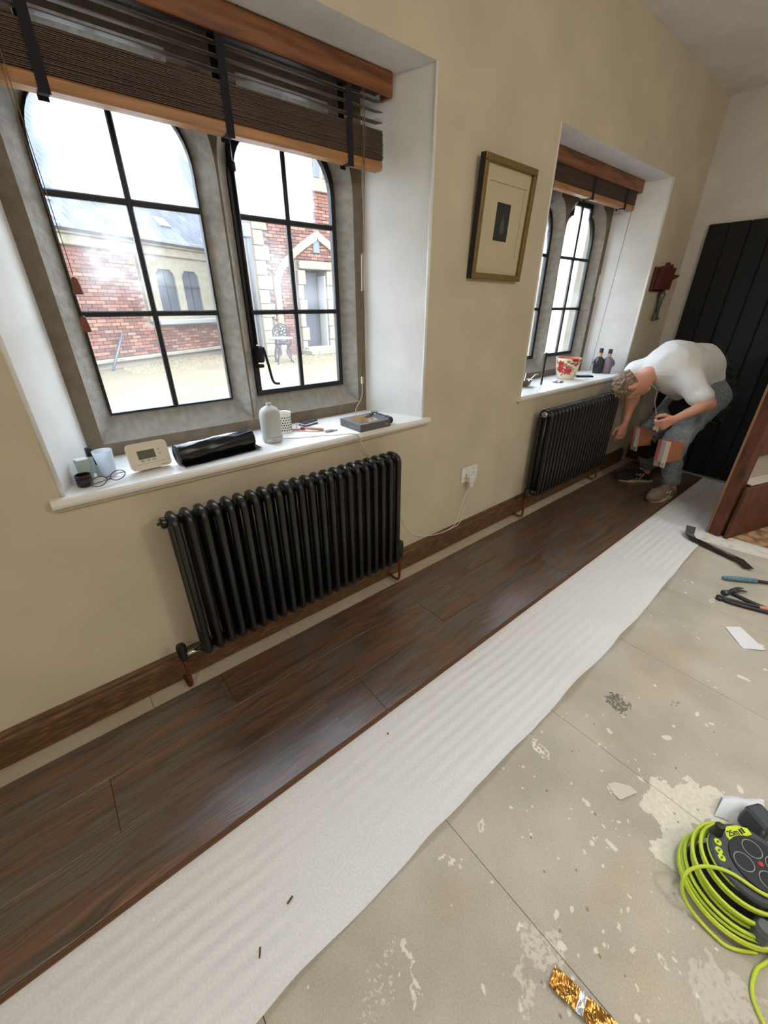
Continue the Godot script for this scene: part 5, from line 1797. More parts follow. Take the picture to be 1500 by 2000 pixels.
func build_floor_things() -> void:
	var paper := M("grey_white_paper", c8(224, 222, 222), 0.8)
	tag(sheet_of("paper_scrap", [[2.286, 1.407], [2.339, 1.455], [2.326, 1.482], [2.277, 1.533], [2.243, 1.574], [2.178, 1.502], [2.222, 1.462]], 0.006, paper), "white paper scrap lying on the hardboard below the hammer", "paper scrap", "paper scraps")
	tag(sheet_of("paper_scrap", [[1.077, 1.374], [1.101, 1.387], [1.131, 1.424], [1.127, 1.449], [1.057, 1.422], [1.063, 1.399]], 0.006, M("thin_foam_scrap", c8(206, 198, 184), 0.7), 0.005), "pale torn scrap lying beside the big white paint splash", "paper scrap", "paper scraps")
	# crumpled white cloth behind the reel
	var st := new_st(true)
	var fold := noise(14.0, 131, 3)
	grid(st, 14, 12, func(u, v):
		var p := Vector3(1.24, 0, 1.63).lerp(Vector3(1.33, 0, 1.63), u).lerp(Vector3(1.30, 0, 1.74).lerp(Vector3(1.42, 0, 1.72), u), v)
		p.y = 0.008 + 0.045 * sin(PI * u) * sin(PI * clampf(v * 0.8 + 0.2, 0, 1)) + 0.006 * fold.get_noise_2d(p.x, p.z) + 0.005 * sin(v * 9.0)
		return p)
	tag(obj("white_rag", st, M("white_cloth", c8(232, 232, 238), 0.9)), "crumpled white rag on the floor behind the cable reel", "rag")
	# pry bar, hammers, pincers
	var dark := M("worn_dark_steel", c8(66, 60, 56), 0.45, 0.6)
	var t := thing("pry_bar", "flat dark steel pry bar lying by the stair foot", "pry bar", Vector3(3.07, 0.016, 1.05))
	var bar := []
	for e in [[0.13, 0.055, -0.075], [0.075, 0.02, -0.06], [0.05, 0.006, -0.03], [0.045, 0.006, 0.0], [-0.03, 0.008, 0.25], [-0.09, 0.006, 0.305]]:
		bar.append(Vector3(e[0], e[1], e[2]))
	st = new_st()
	var prevq := []
	for i in bar.size():
		var p: Vector3 = bar[i]
		var d: Vector3 = (bar[mini(i + 1, bar.size() - 1)] - bar[maxi(i - 1, 0)]).normalized()
		var side := d.cross(Vector3.UP).normalized() * 0.027
		var up := side.normalized().cross(d).normalized() * (0.002 if i in [0, 5] else 0.007)
		var now := [p + side + up * 0.3, p - side + up * 0.3, p - side * 0.75 - up, p + side * 0.75 - up]
		if prevq:
			var o: Vector3 = (prevq[0] + prevq[2] + now[0] + now[2]) / 4.0
			for k in 4:
				quad_o(st, prevq[k], now[k], now[(k + 1) % 4], prevq[(k + 1) % 4], o)
		if i == 0 or i == bar.size() - 1:
			quad(st, now[0], now[1], now[2], now[3])
		prevq = now
	obj("bar", st, dark, t)
	st = new_st(true)
	tube(st, [Vector3(0.04, 0.012, 0.03), Vector3(-0.02, 0.014, 0.22)], 0.0025, 6)
	obj("highlight_ridge", st, M("steel"), t)  # brighter steel strip laid along the bar as its highlight
	t = thing("blue_handled_tool", "long tool with scuffed blue handle lying on the hardboard", "hand tool", Vector3(2.75, 0.02, 1.28))
	st = new_st(true)
	tube(st, [Vector3(0, 0, 0), Vector3(0.015, 0, 0.02), Vector3(0.06, 0, 0.075), Vector3(0.11, 0, 0.135)], [0.008, 0.014, 0.0155, 0.013], 10)
	obj("grip", st, triplanar(M("scuffed_blue_rubber", Color.WHITE, 0.6), ntex(0.05, 133, [[0.0, c8(80, 84, 80)], [0.45, c8(96, 128, 146)], [1.0, c8(122, 164, 186)]], 256, 4), 6.0), t)
	st = new_st(true)
	tube(st, [Vector3(0.11, 0, 0.135), Vector3(0.22, 0, 0.29)], 0.009, 8)
	obj("shaft", st, dark, t)
	st = new_st()
	bx(st, Vector3(0.225, 0.0, 0.3), Vector3(0.1, 0.026, 0.026), 0.006, Basis(Vector3.UP, 0.6))
	obj("tool_head", st, dark, t)
	t = thing("claw_hammer", "claw hammer with dark handle lying next to the pincers", "hammer", Vector3(2.60, 0.02, 1.345))
	st = new_st(true)
	tube(st, [Vector3(-0.022, 0.0, -0.02), Vector3(-0.01, 0.0, -0.012), Vector3(0.012, 0.001, 0.0), Vector3(0.03, 0.002, 0.008)], [0.017, 0.017, 0.010, 0.013], 12)
	tube(st, smooth_path([Vector3(0.03, 0.004, 0.004), Vector3(0.075, 0.008, 0.02), Vector3(0.115, 0.001, 0.04)], 4), [0.011, 0.011, 0.010, 0.009, 0.008, 0.007, 0.005, 0.004, 0.003], 8)
	tube(st, smooth_path([Vector3(0.03, 0.004, 0.014), Vector3(0.07, 0.004, 0.035), Vector3(0.10, -0.004, 0.06)], 4), [0.010, 0.010, 0.009, 0.008, 0.007, 0.006, 0.005, 0.004, 0.003], 8)
	obj("hammer_head", st, M("dark_steel"), t)
	st = new_st(true)
	tube(st, [Vector3(0.02, -0.004, 0.01), Vector3(0.01, -0.006, 0.09), Vector3(-0.005, -0.006, 0.26)], [0.009, 0.011, 0.013], 8)
	obj("handle", st, M("black_rubber"), t)
	t = thing("pincers", "black handled pincers lying nearest the camera among the tools", "pincers", Vector3(2.52, 0.016, 1.315))
	st = new_st()
	bx(st, Vector3(0.0, 0, 0.008), Vector3(0.036, 0.022, 0.03), 0.006, Basis(Vector3.UP, 0.15))
	obj("jaws", st, dark, t)
	st = new_st(true)
	tube(st, smooth_path([Vector3(0.004, 0, 0.02), Vector3(0.0, 0, 0.05), Vector3(0.02, 0, 0.12), Vector3(0.06, 0, 0.22)], 5), 0.010, 8)
	obj("handle", st, M("black_rubber"), t)
	st = new_st(true)
	tube(st, smooth_path([Vector3(0.012, 0, 0.02), Vector3(0.03, 0, 0.06), Vector3(0.05, 0, 0.12), Vector3(0.09, 0, 0.2)], 5), 0.009, 8)
	obj("handle", st, M("black_rubber"), t)
	st = new_st(true)
	tube(st, [Vector3(0.06, 0.002, 0.17), Vector3(0.09, 0.002, 0.21)], 0.012, 8)
	obj("orange_grip", st, M("orange_rubber", c8(214, 140, 110), 0.6), t)
	var o := box("board_offcut", Vector3(2.92, 0.010, 1.50), Vector3(0.07, 0.01, 0.05), 0.002, M("laminate_core"), null, Basis(Vector3.UP, 0.5))
	tag(o, "small brown board offcut at the picture's right edge above the tools", "offcut")
	# gold foil wrapper with white bands, twisted along its length
	t = thing("gold_foil_wrapper", "crumpled strip of gold foil wrapper with silver bands on the floor", "foil wrapper", Vector3(0.53, 0.006, 1.487), 0)
	var cr := noise(30.0, 135, 3)
	var strip := func(u: float, v: float, u0: float, u1: float) -> Vector3:
		var s := lerpf(u0, u1, u)
		var along := Vector3(0.03, 0, 0.16).normalized()
		var across := along.cross(Vector3.UP)
		var p := along * s * 0.2 + across * (v - 0.5) * 0.042
		p.y = 0.010 + 0.006 * cr.get_noise_2d(s * 3.0, v * 0.9) + 0.005 * sin(s * 22.0 + v * 4.0) * sin(v * PI) + 0.004 * absf(v - 0.5)
		return p
	var gold := M("gold_foil", c8(214, 160, 84), 0.22, 1.0)
	for e in [[0.0, 0.30, "foil_panel"], [0.38, 0.82, "foil_panel"], [0.90, 1.2, "foil_panel"]]:
		st = new_st(true)
		grid(st, 26, 10, func(u, v): return strip.call(u, v, e[0], e[1]))
		obj(e[2], st, gold, t)
	for e in [[0.30, 0.38], [0.82, 0.90]]:
		st = new_st(true)
		grid(st, 8, 10, func(u, v): return strip.call(u, v, e[0], e[1]))
		obj("silver_band", st, M("silver_foil", c8(222, 228, 234), 0.3, 0.8), t)


# ---------------------------------------------------------------- cable reel
func build_reel() -> void:
	var t := thing("cable_reel", "black cable reel wound with lime green extension cable on the floor", "cable reel", Vector3(1.085, 0.005, 1.719))
	var body := M("reel_grey_plastic", c8(62, 66, 72), 0.5)
	var lime := M("lime_cable", c8(196, 214, 62), 0.45)
	var st := new_st()
	lathe(st, [Vector2(0, 0.0), Vector2(0.105, 0.0), Vector2(0.108, 0.006), Vector2(0.102, 0.014), Vector2(0.05, 0.014), Vector2(0.05, 0.108), Vector2(0, 0.108)], 36, Vector3(-0.03, 0, -0.008))
	obj("drum", st, body, t)
	# coils of cable, a little slack, bulging past the flange
	var r2 := RandomNumberGenerator.new()
	r2.seed = 9
	for i in 11:
		var hh := 0.022 + 0.0085 * i
		var rad := 0.098 + r2.randf_range(-0.006, 0.012) + (0.012 if i < 4 else 0.0) - 0.004 * maxi(0, i - 7)
		var tilt := r2.randf_range(-0.03, 0.03)
		var pts := []
		for k in 40:
			var a := TAU * k / 40
			pts.append(Vector3(cos(a) * rad * 1.03 - 0.04 * (1.0 - hh / 0.12), hh + tilt * cos(a + i) * 0.2, sin(a) * rad - 0.008))
		st = new_st(true)
		tube(st, pts, 0.0046, 8, false, true)
		obj("cable_coil", st, lime, t)
	# face plate with sockets
	st = new_st()
	lathe(st, [Vector2(0, 0.104), Vector2(0.088, 0.104), Vector2(0.093, 0.109), Vector2(0.093, 0.116), Vector2(0.089, 0.121), Vector2(0.075, 0.121), Vector2(0, 0.121)], 44)
	obj("face_plate", st, body, t)
	st = new_st()
	lathe(st, [Vector2(0, 0.121), Vector2(0.066, 0.121), Vector2(0.065, 0.1245), Vector2(0, 0.1245)], 40, Vector3(0.008, 0, 0.012))
	var sp := obj("socket_disc", st, M("black_plastic"), t)
	var so := [[-0.018, -0.016, c8(150, 154, 158)], [0.034, -0.010, c8(160, 180, 70)], [0.034, 0.040, c8(160, 180, 70)], [-0.018, 0.037, c8(160, 180, 70)]]
	for e in so:
		st = new_st(true)
		tube(st, arc(Vector3(e[0], 0.1252, e[1]), Vector3.RIGHT, Vector3(0, 0, 1), 0.0215, 0, TAU, 28), 0.0012, 6)
		obj("socket_rim", st, M("rim_%s" % ("grey" if e[2].r > e[2].b and e[2].g < 0.62 else "lime"), e[2], 0.5), sp)
		st = new_st()
		lathe(st, [Vector2(0, 0.1247), Vector2(0.0195, 0.1247), Vector2(0.0195, 0.1255), Vector2(0, 0.1255)], 24, Vector3(e[0], 0, e[1]))
		obj("socket_well", st, M("socket_black", c8(16, 16, 18), 0.4), sp)
	st = new_st()
	lathe(st, [Vector2(0, 0.124), Vector2(0.0065, 0.124), Vector2(0.006, 0.128), Vector2(0.003, 0.130), Vector2(0, 0.1305)], 16, Vector3(0.008, 0, 0.013))
	obj("red_reset_button", st, M("red_button", c8(190, 60, 52), 0.4), sp)
	# lime label reading 25m, warning dots, knob and grip
	st = new_st()
	var lab := PackedVector2Array([Vector2(0.034, -0.070), Vector2(0.049, -0.068), Vector2(0.072, -0.052), Vector2(0.087, -0.030), Vector2(0.078, -0.018), Vector2(0.056, -0.030), Vector2(0.034, -0.042), Vector2(0.012, -0.048), Vector2(0.018, -0.062)])
	var flat := Basis(Vector3.RIGHT, PI / 2)
	prism(st, lab, 0.0012, Transform3D(flat, Vector3(0, 0.1222, 0)))
	var lb := obj("lime_label", st, M("lime_label", c8(206, 222, 40), 0.5), t)
	var tm := TextMesh.new()
	tm.text = "25m"
	tm.font = sans(true)
	tm.font_size = 16
	tm.pixel_size = 0.0011
	tm.depth = 0.0006
	var tx := obj("label_lettering", tm, M("label_ink", c8(34, 36, 30), 0.6), lb)
	tx.transform = Transform3D(Basis(Vector3.UP, -0.55) * Basis(Vector3.RIGHT, -PI / 2), Vector3(0.042, 0.1228, -0.052))
	st = new_st()
	for i in 2:
		bx(st, Vector3(0.062 + i * 0.008, 0.1226, -0.040 + i * 0.003), Vector3(0.006, 0.0008, 0.012), 0, Basis(Vector3.UP, -0.55))
	obj("label_panel", st, M("label_ink"), lb)
	for i in 3:
		var a := deg_to_rad([258.0, 241.0, 228.0][i])
		st = new_st()
		lathe(st, [Vector2(0, 0.121), Vector2(0.0085, 0.121), Vector2(0.0085, 0.1225), Vector2(0, 0.1225)], 18, Vector3(cos(a) * 0.075, 0, sin(a) * 0.075))
		var wd := obj("warning_dot", st, M("lime_label"), t)
		st = new_st()
		for k in 3:
			bx(st, Vector3(cos(a) * 0.075 + (k - 1) * 0.0028, 0.1228, sin(a) * 0.075), Vector3(0.0012, 0.0006, 0.006), 0, Basis(Vector3.UP, 0.7))
		obj("warning_mark", st, M("label_ink"), wd)
	st = new_st()
	lathe(st, [Vector2(0.016, 0.112), Vector2(0.014, 0.126), Vector2(0.011, 0.140), Vector2(0.012, 0.150), Vector2(0.009, 0.155), Vector2(0, 0.156)], 18, Vector3(0.010, 0, -0.083))
	obj("winding_knob", st, M("black_rubber"), t)
	st = new_st()
	lathe(st, [Vector2(0, 0), Vector2(0.004, 0), Vector2(0.004, 0.0008), Vector2(0, 0.0008)], 10, Vector3(-0.063, 0.1215, -0.035))
	obj("screw_hole", st, M("socket_black"), t)
	# ribbed carrying grip at the near side
	t.rotation.y = 0.0
	st = new_st()
	var gp := Vector3(-0.108, 0.0, 0.058)
	lathe(st, [Vector2(0, 0.0), Vector2(0.018, 0.0), Vector2(0.018, 0.085), Vector2(0.015, 0.09), Vector2(0, 0.09)], 18, gp)
	for i in 9:
		tube(st, arc(gp + Vector3(0, 0.012 + i * 0.008, 0), Vector3.RIGHT, Vector3(0, 0, 1), 0.0185, 0, TAU, 18), 0.0016, 5)
	obj("ribbed_grip", st, M("grip_grey", c8(92, 98, 98), 0.6), t)
	st = new_st()
	bx(st, Vector3(0.20, 0.045, 0.0), Vector3(0.06, 0.08, 0.07), 0.008, Basis(Vector3.UP, -0.5))
	bx(st, Vector3(0.13, 0.012, 0.0), Vector3(0.12, 0.016, 0.05), 0.004)
	tube(st, arc(Vector3(0.165, 0.055, 0.01), Vector3.RIGHT, Vector3.UP, 0.016, 0, TAU, 16), 0.004, 6)
	obj("frame_bracket", st, body, t)
	# the loose turn of cable over the drum and the tail on the floor
	st = new_st(true)
	tube(st, smooth_path([Vector3(-0.02, 0.135, 0.09), Vector3(-0.062, 0.128, 0.038), Vector3(-0.074, 0.125, -0.03), Vector3(-0.09, 0.115, -0.066), Vector3(-0.115, 0.10, -0.092), Vector3(-0.142, 0.08, -0.102), Vector3(-0.163, 0.045, -0.09), Vector3(-0.168, 0.015, -0.055), Vector3(-0.172, 0.006, 0.0), Vector3(-0.164, 0.006, 0.03), Vector3(-0.13, 0.012, 0.07)], 8), 0.0046, 8)
	obj("loose_cable", st, lime, t)
	st = new_st(true)
	tube(st, smooth_path([Vector3(-0.03, 0.03, 0.12), Vector3(-0.09, 0.022, 0.105), Vector3(-0.135, 0.008, 0.088), Vector3(-0.165, 0.006, 0.078), Vector3(-0.21, 0.006, 0.079), Vector3(-0.24, 0.006, 0.094), Vector3(-0.262, 0.006, 0.125), Vector3(-0.27, 0.006, 0.2)], 8), 0.0046, 8)
	obj("cable_tail", st, lime, t)


# ---------------------------------------------------------------- the man
func skin_over(bones: Array, cell: float, k: float, cuts := [], rough: FastNoiseLite = null, amp := 0.0) -> SurfaceTool:
	# surface nets round tapered capsules [a, b, ra, rb] and ellipsoids [centre, radii, basis], joined smoothly
	var lo := Vector3.INF
	var hi := -Vector3.INF
	var pad := 3.0 * cell + amp
	for b in bones:
		if b.size() == 4:
			var r: float = maxf(b[2], b[3]) + pad
			lo = lo.min(b[0].min(b[1]) - Vector3.ONE * r)
			hi = hi.max(b[0].max(b[1]) + Vector3.ONE * r)
		else:
			var r: float = maxf(b[1].x, maxf(b[1].y, b[1].z)) + pad
			lo = lo.min(b[0] - Vector3.ONE * r)
			hi = hi.max(b[0] + Vector3.ONE * r)
	var nx := int((hi.x - lo.x) / cell) + 2
	var ny := int((hi.y - lo.y) / cell) + 2
	var nz := int((hi.z - lo.z) / cell) + 2
	var f := PackedFloat32Array()
	f.resize(nx * ny * nz)
	f.fill(0.0)
	for b in bones:
		var cap: bool = b.size() == 4
		var blo: Vector3
		var bhi: Vector3
		var inv := Basis()
		var least := 0.0
		if cap:
			var r: float = maxf(b[2], b[3]) + pad + 1.5 / k
			blo = b[0].min(b[1]) - Vector3.ONE * r
			bhi = b[0].max(b[1]) + Vector3.ONE * r
		else:
			var r: float = maxf(b[1].x, maxf(b[1].y, b[1].z)) + pad + 1.5 / k
			blo = b[0] - Vector3.ONE * r
			bhi = b[0] + Vector3.ONE * r
			inv = b[2].inverse()
			least = minf(b[1].x, minf(b[1].y, b[1].z))
		var i0 := maxi(0, int((blo.x - lo.x) / cell))
		var i1 := mini(nx - 1, int((bhi.x - lo.x) / cell) + 1)
		var j0 := maxi(0, int((blo.y - lo.y) / cell))
		var j1 := mini(ny - 1, int((bhi.y - lo.y) / cell) + 1)
		var k0 := maxi(0, int((blo.z - lo.z) / cell))
		var k1 := mini(nz - 1, int((bhi.z - lo.z) / cell) + 1)
		var a: Vector3 = b[0]
		var ab := Vector3.ONE
		var len2 := 1.0
		if cap:
			ab = b[1] - b[0]
			len2 = maxf(ab.length_squared(), 1e-9)
		for kk in range(k0, k1 + 1):
			for jj in range(j0, j1 + 1):
				var at := (kk * ny + jj) * nx
				for ii in range(i0, i1 + 1):
					var p := Vector3(lo.x + ii * cell, lo.y + jj * cell, lo.z + kk * cell) - a
					var d: float
					if cap:
						var h := clampf(p.dot(ab) / len2, 0.0, 1.0)
						d = (p - ab * h).length() - lerpf(b[2], b[3], h)
					else:
						var q: Vector3 = inv * p / b[1]
						var ql := q.length()
						var g: float = (q / b[1]).length()
						d = ql * (ql - 1.0) / maxf(g, 1e-6) if ql > 1e-6 else -least
					f[at + ii] += exp(clampf(-k * d, -60.0, 60.0))
	var total := nx * ny * nz
	for at in total:
		var v := f[at]
		if v > 0.0:
			v = -log(v) / k
			if rough or cuts:
				var p := lo + Vector3(at % nx, (at / nx) % ny, at / (nx * ny)) * cell
				if rough:
					v += rough.get_noise_3dv(p) * amp
				for c in cuts:
					v = maxf(v, (p - c[0]).dot(c[1]))
			f[at] = v
		else:
			f[at] = 1.0
	var st := new_st(true)
	var id := PackedInt32Array()
	id.resize(total)
	id.fill(-1)
	var verts := PackedVector3Array()
	var off := [0, 1, nx, nx + 1, nx * ny, nx * ny + 1, nx * ny + nx, nx * ny + nx + 1]
	var cor := [Vector3(0, 0, 0), Vector3(1, 0, 0), Vector3(0, 1, 0), Vector3(1, 1, 0), Vector3(0, 0, 1), Vector3(1, 0, 1), Vector3(0, 1, 1), Vector3(1, 1, 1)]
	var edges := [[0, 1], [2, 3], [4, 5], [6, 7], [0, 2], [1, 3], [4, 6], [5, 7], [0, 4], [1, 5], [2, 6], [3, 7]]
	var near := cell * 2.0
	for kk in nz - 1:
		for jj in ny - 1:
			var base := (kk * ny + jj) * nx
			for ii in nx - 1:
				var at := base + ii
				if absf(f[at]) > near:
					continue
				var mask := 0
				for c in 8:
					if f[at + off[c]] < 0.0:
						mask += 1
				if mask == 0 or mask == 8:
					continue
				var sum := Vector3.ZERO
				var n := 0
				for e in edges:
					var va := f[at + off[e[0]]]
					var vb := f[at + off[e[1]]]
					if (va < 0.0) != (vb < 0.0):
						sum += cor[e[0]].lerp(cor[e[1]], va / (va - vb))
						n += 1
				id[at] = verts.size()
				verts.append(lo + (Vector3(ii, jj, kk) + sum / n) * cell)
	for v in verts:
		st.add_vertex(v)
	var sx := 1
	var sy := nx
	var sz := nx * ny
	for kk in range(1, nz - 1):
		for jj in range(1, ny - 1):
			var base := (kk * ny + jj) * nx
			for ii in range(1, nx - 1):
				var at := base + ii
				if id[at] < 0:
					continue
				var v0 := f[at] < 0.0
				for e in [[sx, sy, sz], [sy, sz, sx], [sz, sx, sy]]:
					var v1: bool = f[at + e[0]] < 0.0
					if v0 == v1:
						continue
					var q := [id[at - e[1] - e[2]], id[at - e[2]], id[at], id[at - e[1]]]
					if q.min() < 0:
						continue
					if not v0:
						q.reverse()
					for w in [0, 2, 1, 0, 3, 2]:
						st.add_index(q[w])
	return st


func hand_bones(wrist: Vector3, toward: Vector3, back: Vector3, thumb: Vector3, curl: float, size := 1.0) -> Array:
	# palm and five fingers; BACK is the normal of the back of the hand, THUMB points to the thumb's side
	var d := toward.normalized()
	var s := (thumb - d * thumb.dot(d)).normalized()
	var n := d.cross(s).normalized()
	if n.dot(back) < 0:
		n = -n
	var b := []
	var palm := wrist + d * 0.085 * size
	for k in 4:
		var x := (0.030 - k * 0.020) * size
		b.append([wrist + s * x * 0.55 + d * 0.012, wrist + d * 0.08 * size + s * x, 0.015 * size, 0.0115 * size])
	var lens := [0.070, 0.078, 0.072, 0.056]
	for k in 4:
		var x := (0.030 - k * 0.020) * size
		var p := wrist + d * 0.082 * size + s * x
		var a := curl * 0.55
		var seg := [0.46, 0.30, 0.24]
		for j in 3:
			var dir := (d * cos(a) - n * sin(a) + s * x * 0.8).normalized()
			var q: Vector3 = p + dir * lens[k] * seg[j] * size
			b.append([p, q, (0.0098 - j * 0.0012) * size, (0.0090 - j * 0.0014) * size])
			p = q
			a += curl * (0.9 if j == 0 else 0.6)
	var tp := wrist + d * 0.025 * size + s * 0.026 * size - n * 0.006
	var t1 := tp + (d * 0.6 + s * 0.75 - n * 0.3).normalized() * 0.038 * size
	var t2 := t1 + (d * 0.95 + s * 0.15 - n * 0.45 * curl).normalized() * 0.032 * size
	var t3 := t2 + (d * 0.9 - s * 0.35 - n * 0.5 * curl).normalized() * 0.024 * size
	b.append([tp, t1, 0.0135 * size, 0.0115 * size])
	b.append([t1, t2, 0.011 * size, 0.010 * size])
	b.append([t2, t3, 0.0098 * size, 0.0082 * size])
	return b


func build_person() -> void:
	var org := Vector3(3.8, 0.0165, 0.5)
	var t := thing("person", "man in white T-shirt and grey work trousers bending over by the radiator", "person", org)
	var L := {
		"pelvis": Vector3(4.01, 0.85, 0.57), "waist": Vector3(3.95, 1.0, 0.50), "chest": Vector3(3.80, 1.03, 0.385), "collar": Vector3(3.69, 0.98, 0.315),
		"lsho": Vector3(3.73, 0.93, 0.54), "lelb": Vector3(3.685, 0.80, 0.715), "lwri": Vector3(3.525, 0.69, 0.588),
		"rsho": Vector3(3.70, 0.965, 0.185), "relb": Vector3(3.73, 0.75, 0.20), "rwri": Vector3(3.69, 0.545, 0.20),
		"lhip": Vector3(3.97, 0.80, 0.655), "lkne": Vector3(3.625, 0.495, 0.61), "lank": Vector3(3.745, 0.105, 0.648), "ltoe": Vector3(3.475, 0.045, 0.585),
		"rhip": Vector3(4.04, 0.80, 0.49), "rkne": Vector3(3.79, 0.51, 0.37), "rank": Vector3(3.97, 0.105, 0.385), "rtoe": Vector3(3.815, 0.045, 0.245),
	}
	for k in L:
		L[k] -= org
	var hc := Vector3(3.545, 0.885, 0.225) - org
	var up := Vector3(-0.46, -0.42, -0.78).normalized()
	var face := (Vector3.DOWN - up * up.dot(Vector3.DOWN)).normalized()
	var left := up.cross(face)
	var hb := Basis(left, up, face)
	# body: one continuous surface, head to feet
	var body := [
		[L.pelvis, L.waist, 0.115, 0.12], [L.waist, L.chest, 0.12, 0.125], [L.chest, L.collar, 0.125, 0.085],
		[L.collar, hc - up * 0.06, 0.06, 0.052],
		[L.lsho, L.lelb, 0.048, 0.040], [L.lelb, L.lwri, 0.041, 0.028], [L.rsho, L.relb, 0.048, 0.040], [L.relb, L.rwri, 0.041, 0.027],
		[L.chest, L.lsho, 0.09, 0.055], [L.chest, L.rsho, 0.09, 0.055],
		[L.lhip, L.lkne, 0.08, 0.052], [L.lkne, L.lank, 0.05, 0.035], [L.rhip, L.rkne, 0.08, 0.052], [L.rkne, L.rank, 0.05, 0.035],
		[L.lank, L.lank.lerp(L.ltoe, 0.5) + Vector3(0, 0.006, 0), 0.033, 0.026], [L.rank, L.rank.lerp(L.rtoe, 0.5) + Vector3(0, 0.006, 0), 0.033, 0.026],
		[hc + up * 0.02, Vector3(0.072, 0.098, 0.09), hb], [hc + face * 0.02 - up * 0.045, Vector3(0.056, 0.07, 0.065), hb],
	]
	var skin := M("ruddy_skin", c8(206, 146, 120), 0.55)
	skin.subsurf_scatter_enabled = true
	skin.subsurf_scatter_strength = 0.1
	var st := skin_over(body, 0.012, 60.0)
	# finer head and hands in the same skin
	var head := [
		[hc + up * 0.022, Vector3(0.074, 0.100, 0.093), hb], [hc + face * 0.022 - up * 0.05, Vector3(0.057, 0.066, 0.064), hb],
		[hc + face * 0.085 + up * 0.012, hc + face * 0.108 - up * 0.022, 0.009, 0.014], [hc + face * 0.082 - up * 0.06, hc + face * 0.084 - up * 0.062, 0.02, 0.018],
		[hc + face * 0.066 - up * 0.095, hc + face * 0.068 - up * 0.096, 0.022, 0.022],
		[hc + face * 0.078 + up * 0.03 + left * 0.03, hc + face * 0.078 + up * 0.03 - left * 0.03, 0.014, 0.014],
		[hc - up * 0.06, L.collar, 0.056, 0.062],
	]
	for s in [-1.0, 1.0]:
		head.append([hc + left * s * 0.082 - face * 0.002 - up * 0.004, Vector3(0.012, 0.033, 0.021), hb * Basis(Vector3.UP, s * 0.4)])
	var hst := skin_over(head, 0.006, 110.0)
	var hands := [
		[L.lwri, (Vector3(3.455, 0.635, 0.52) - Vector3(3.525, 0.69, 0.588)), Vector3(-0.3, 0.6, 0.75), Vector3(-0.5, 0.6, -0.4), 1.15, L.lelb],
		[L.rwri, (Vector3(3.68, 0.43, 0.20) - Vector3(3.69, 0.545, 0.20)), Vector3(-0.5, 0.0, 0.8), Vector3(-0.8, 0.0, -0.5), 0.5, L.relb],
	]
	var skinmesh := ArrayMesh.new()
	st.generate_normals()
	st.commit(skinmesh)
	hst.generate_normals()
	hst.commit(skinmesh)
	for h in hands:
		var hbn := hand_bones(h[0], h[1], h[2], h[3], h[4], 1.02)
		hbn.append([h[5].lerp(h[0], 0.75), h[0] + h[1].normalized() * 0.01, 0.031, 0.026])
		var s2 := skin_over(hbn, 0.0035, 240.0)
		s2.generate_normals()
		s2.commit(skinmesh)
	obj("body", skinmesh, skin, t)
	# eyes, hair
	for s in [-1.0, 1.0]:
		var e := new_st(true)
		tube(e, arc(hc + face * 0.083 + up * 0.008 + left * s * 0.031, left, up, 0.006, 0, TAU, 10), 0.005, 6)
		obj("eye", e, M("eye_white", c8(226, 220, 214), 0.3), t)
	var hair := [
		[hc + up * 0.034 - face * 0.012, Vector3(0.086, 0.100, 0.100), hb], [hc - face * 0.05 - up * 0.02, Vector3(0.070, 0.075, 0.055), hb], [hc + up * 0.085 + face * 0.03, Vector3(0.07, 0.045, 0.06), hb],
	]
	var hs := skin_over(hair, 0.005, 70.0, [[hc + face * 0.045 + up * 0.01, (face * 1.0 - up * 0.55).normalized()], [hc - up * 0.05, -(up * 0.8 + face * 0.25).normalized()]], noise(28.0, 141, 3), 0.016)
	var hm := triplanar(M("light_brown_hair", Color.WHITE, 0.7), ntex(0.05, 143, [[0.0, c8(84, 66, 48)], [0.5, c8(130, 106, 80)], [1.0, c8(168, 142, 112)]], 256, 4), 7.0)
	hm.rim_enabled = true
	hm.rim = 0.3
	obj("hair", hs, hm, t)
	# T-shirt: loose over the curved back, sleeves to above the elbows
	var shirt := [
		[L.pelvis + Vector3(-0.02, 0.07, -0.01), L.waist, 0.140, 0.165], [L.waist, L.chest, 0.165, 0.160], [L.chest, L.collar + Vector3(0.005, 0.0, 0.005), 0.150, 0.088],
		[L.chest, L.lsho, 0.12, 0.078], [L.chest, L.rsho, 0.12, 0.074],
		[L.lsho, L.lsho.lerp(L.lelb, 0.66), 0.078, 0.080], [L.rsho, L.rsho.lerp(L.relb, 0.6), 0.072, 0.070],
		[L.chest + Vector3(-0.02, -0.12, 0.03), L.waist + Vector3(-0.06, -0.14, 0.0), 0.09, 0.11],
	]
	var ff := noise(7.0, 145, 3)
	ff.frequency = 6.0
	var ss := skin_over(shirt, 0.011, 42.0, [], ff, 0.012)
	var cloth := M("white_cotton", c8(226, 224, 218), 0.9)
	cloth.rim_enabled = true
	cloth.rim = 0.2
	var sh := obj("t_shirt", ss, cloth, t)
	st = new_st(true)
	var cd: Vector3 = (hc - L.collar).normalized()
	tube(st, arc(L.collar + cd * 0.055, cd.cross(Vector3.UP).normalized(), cd.cross(cd.cross(Vector3.UP).normalized()), 0.066, 0, TAU, 24), 0.007, 6)
	obj("neckband", st, cloth, sh)
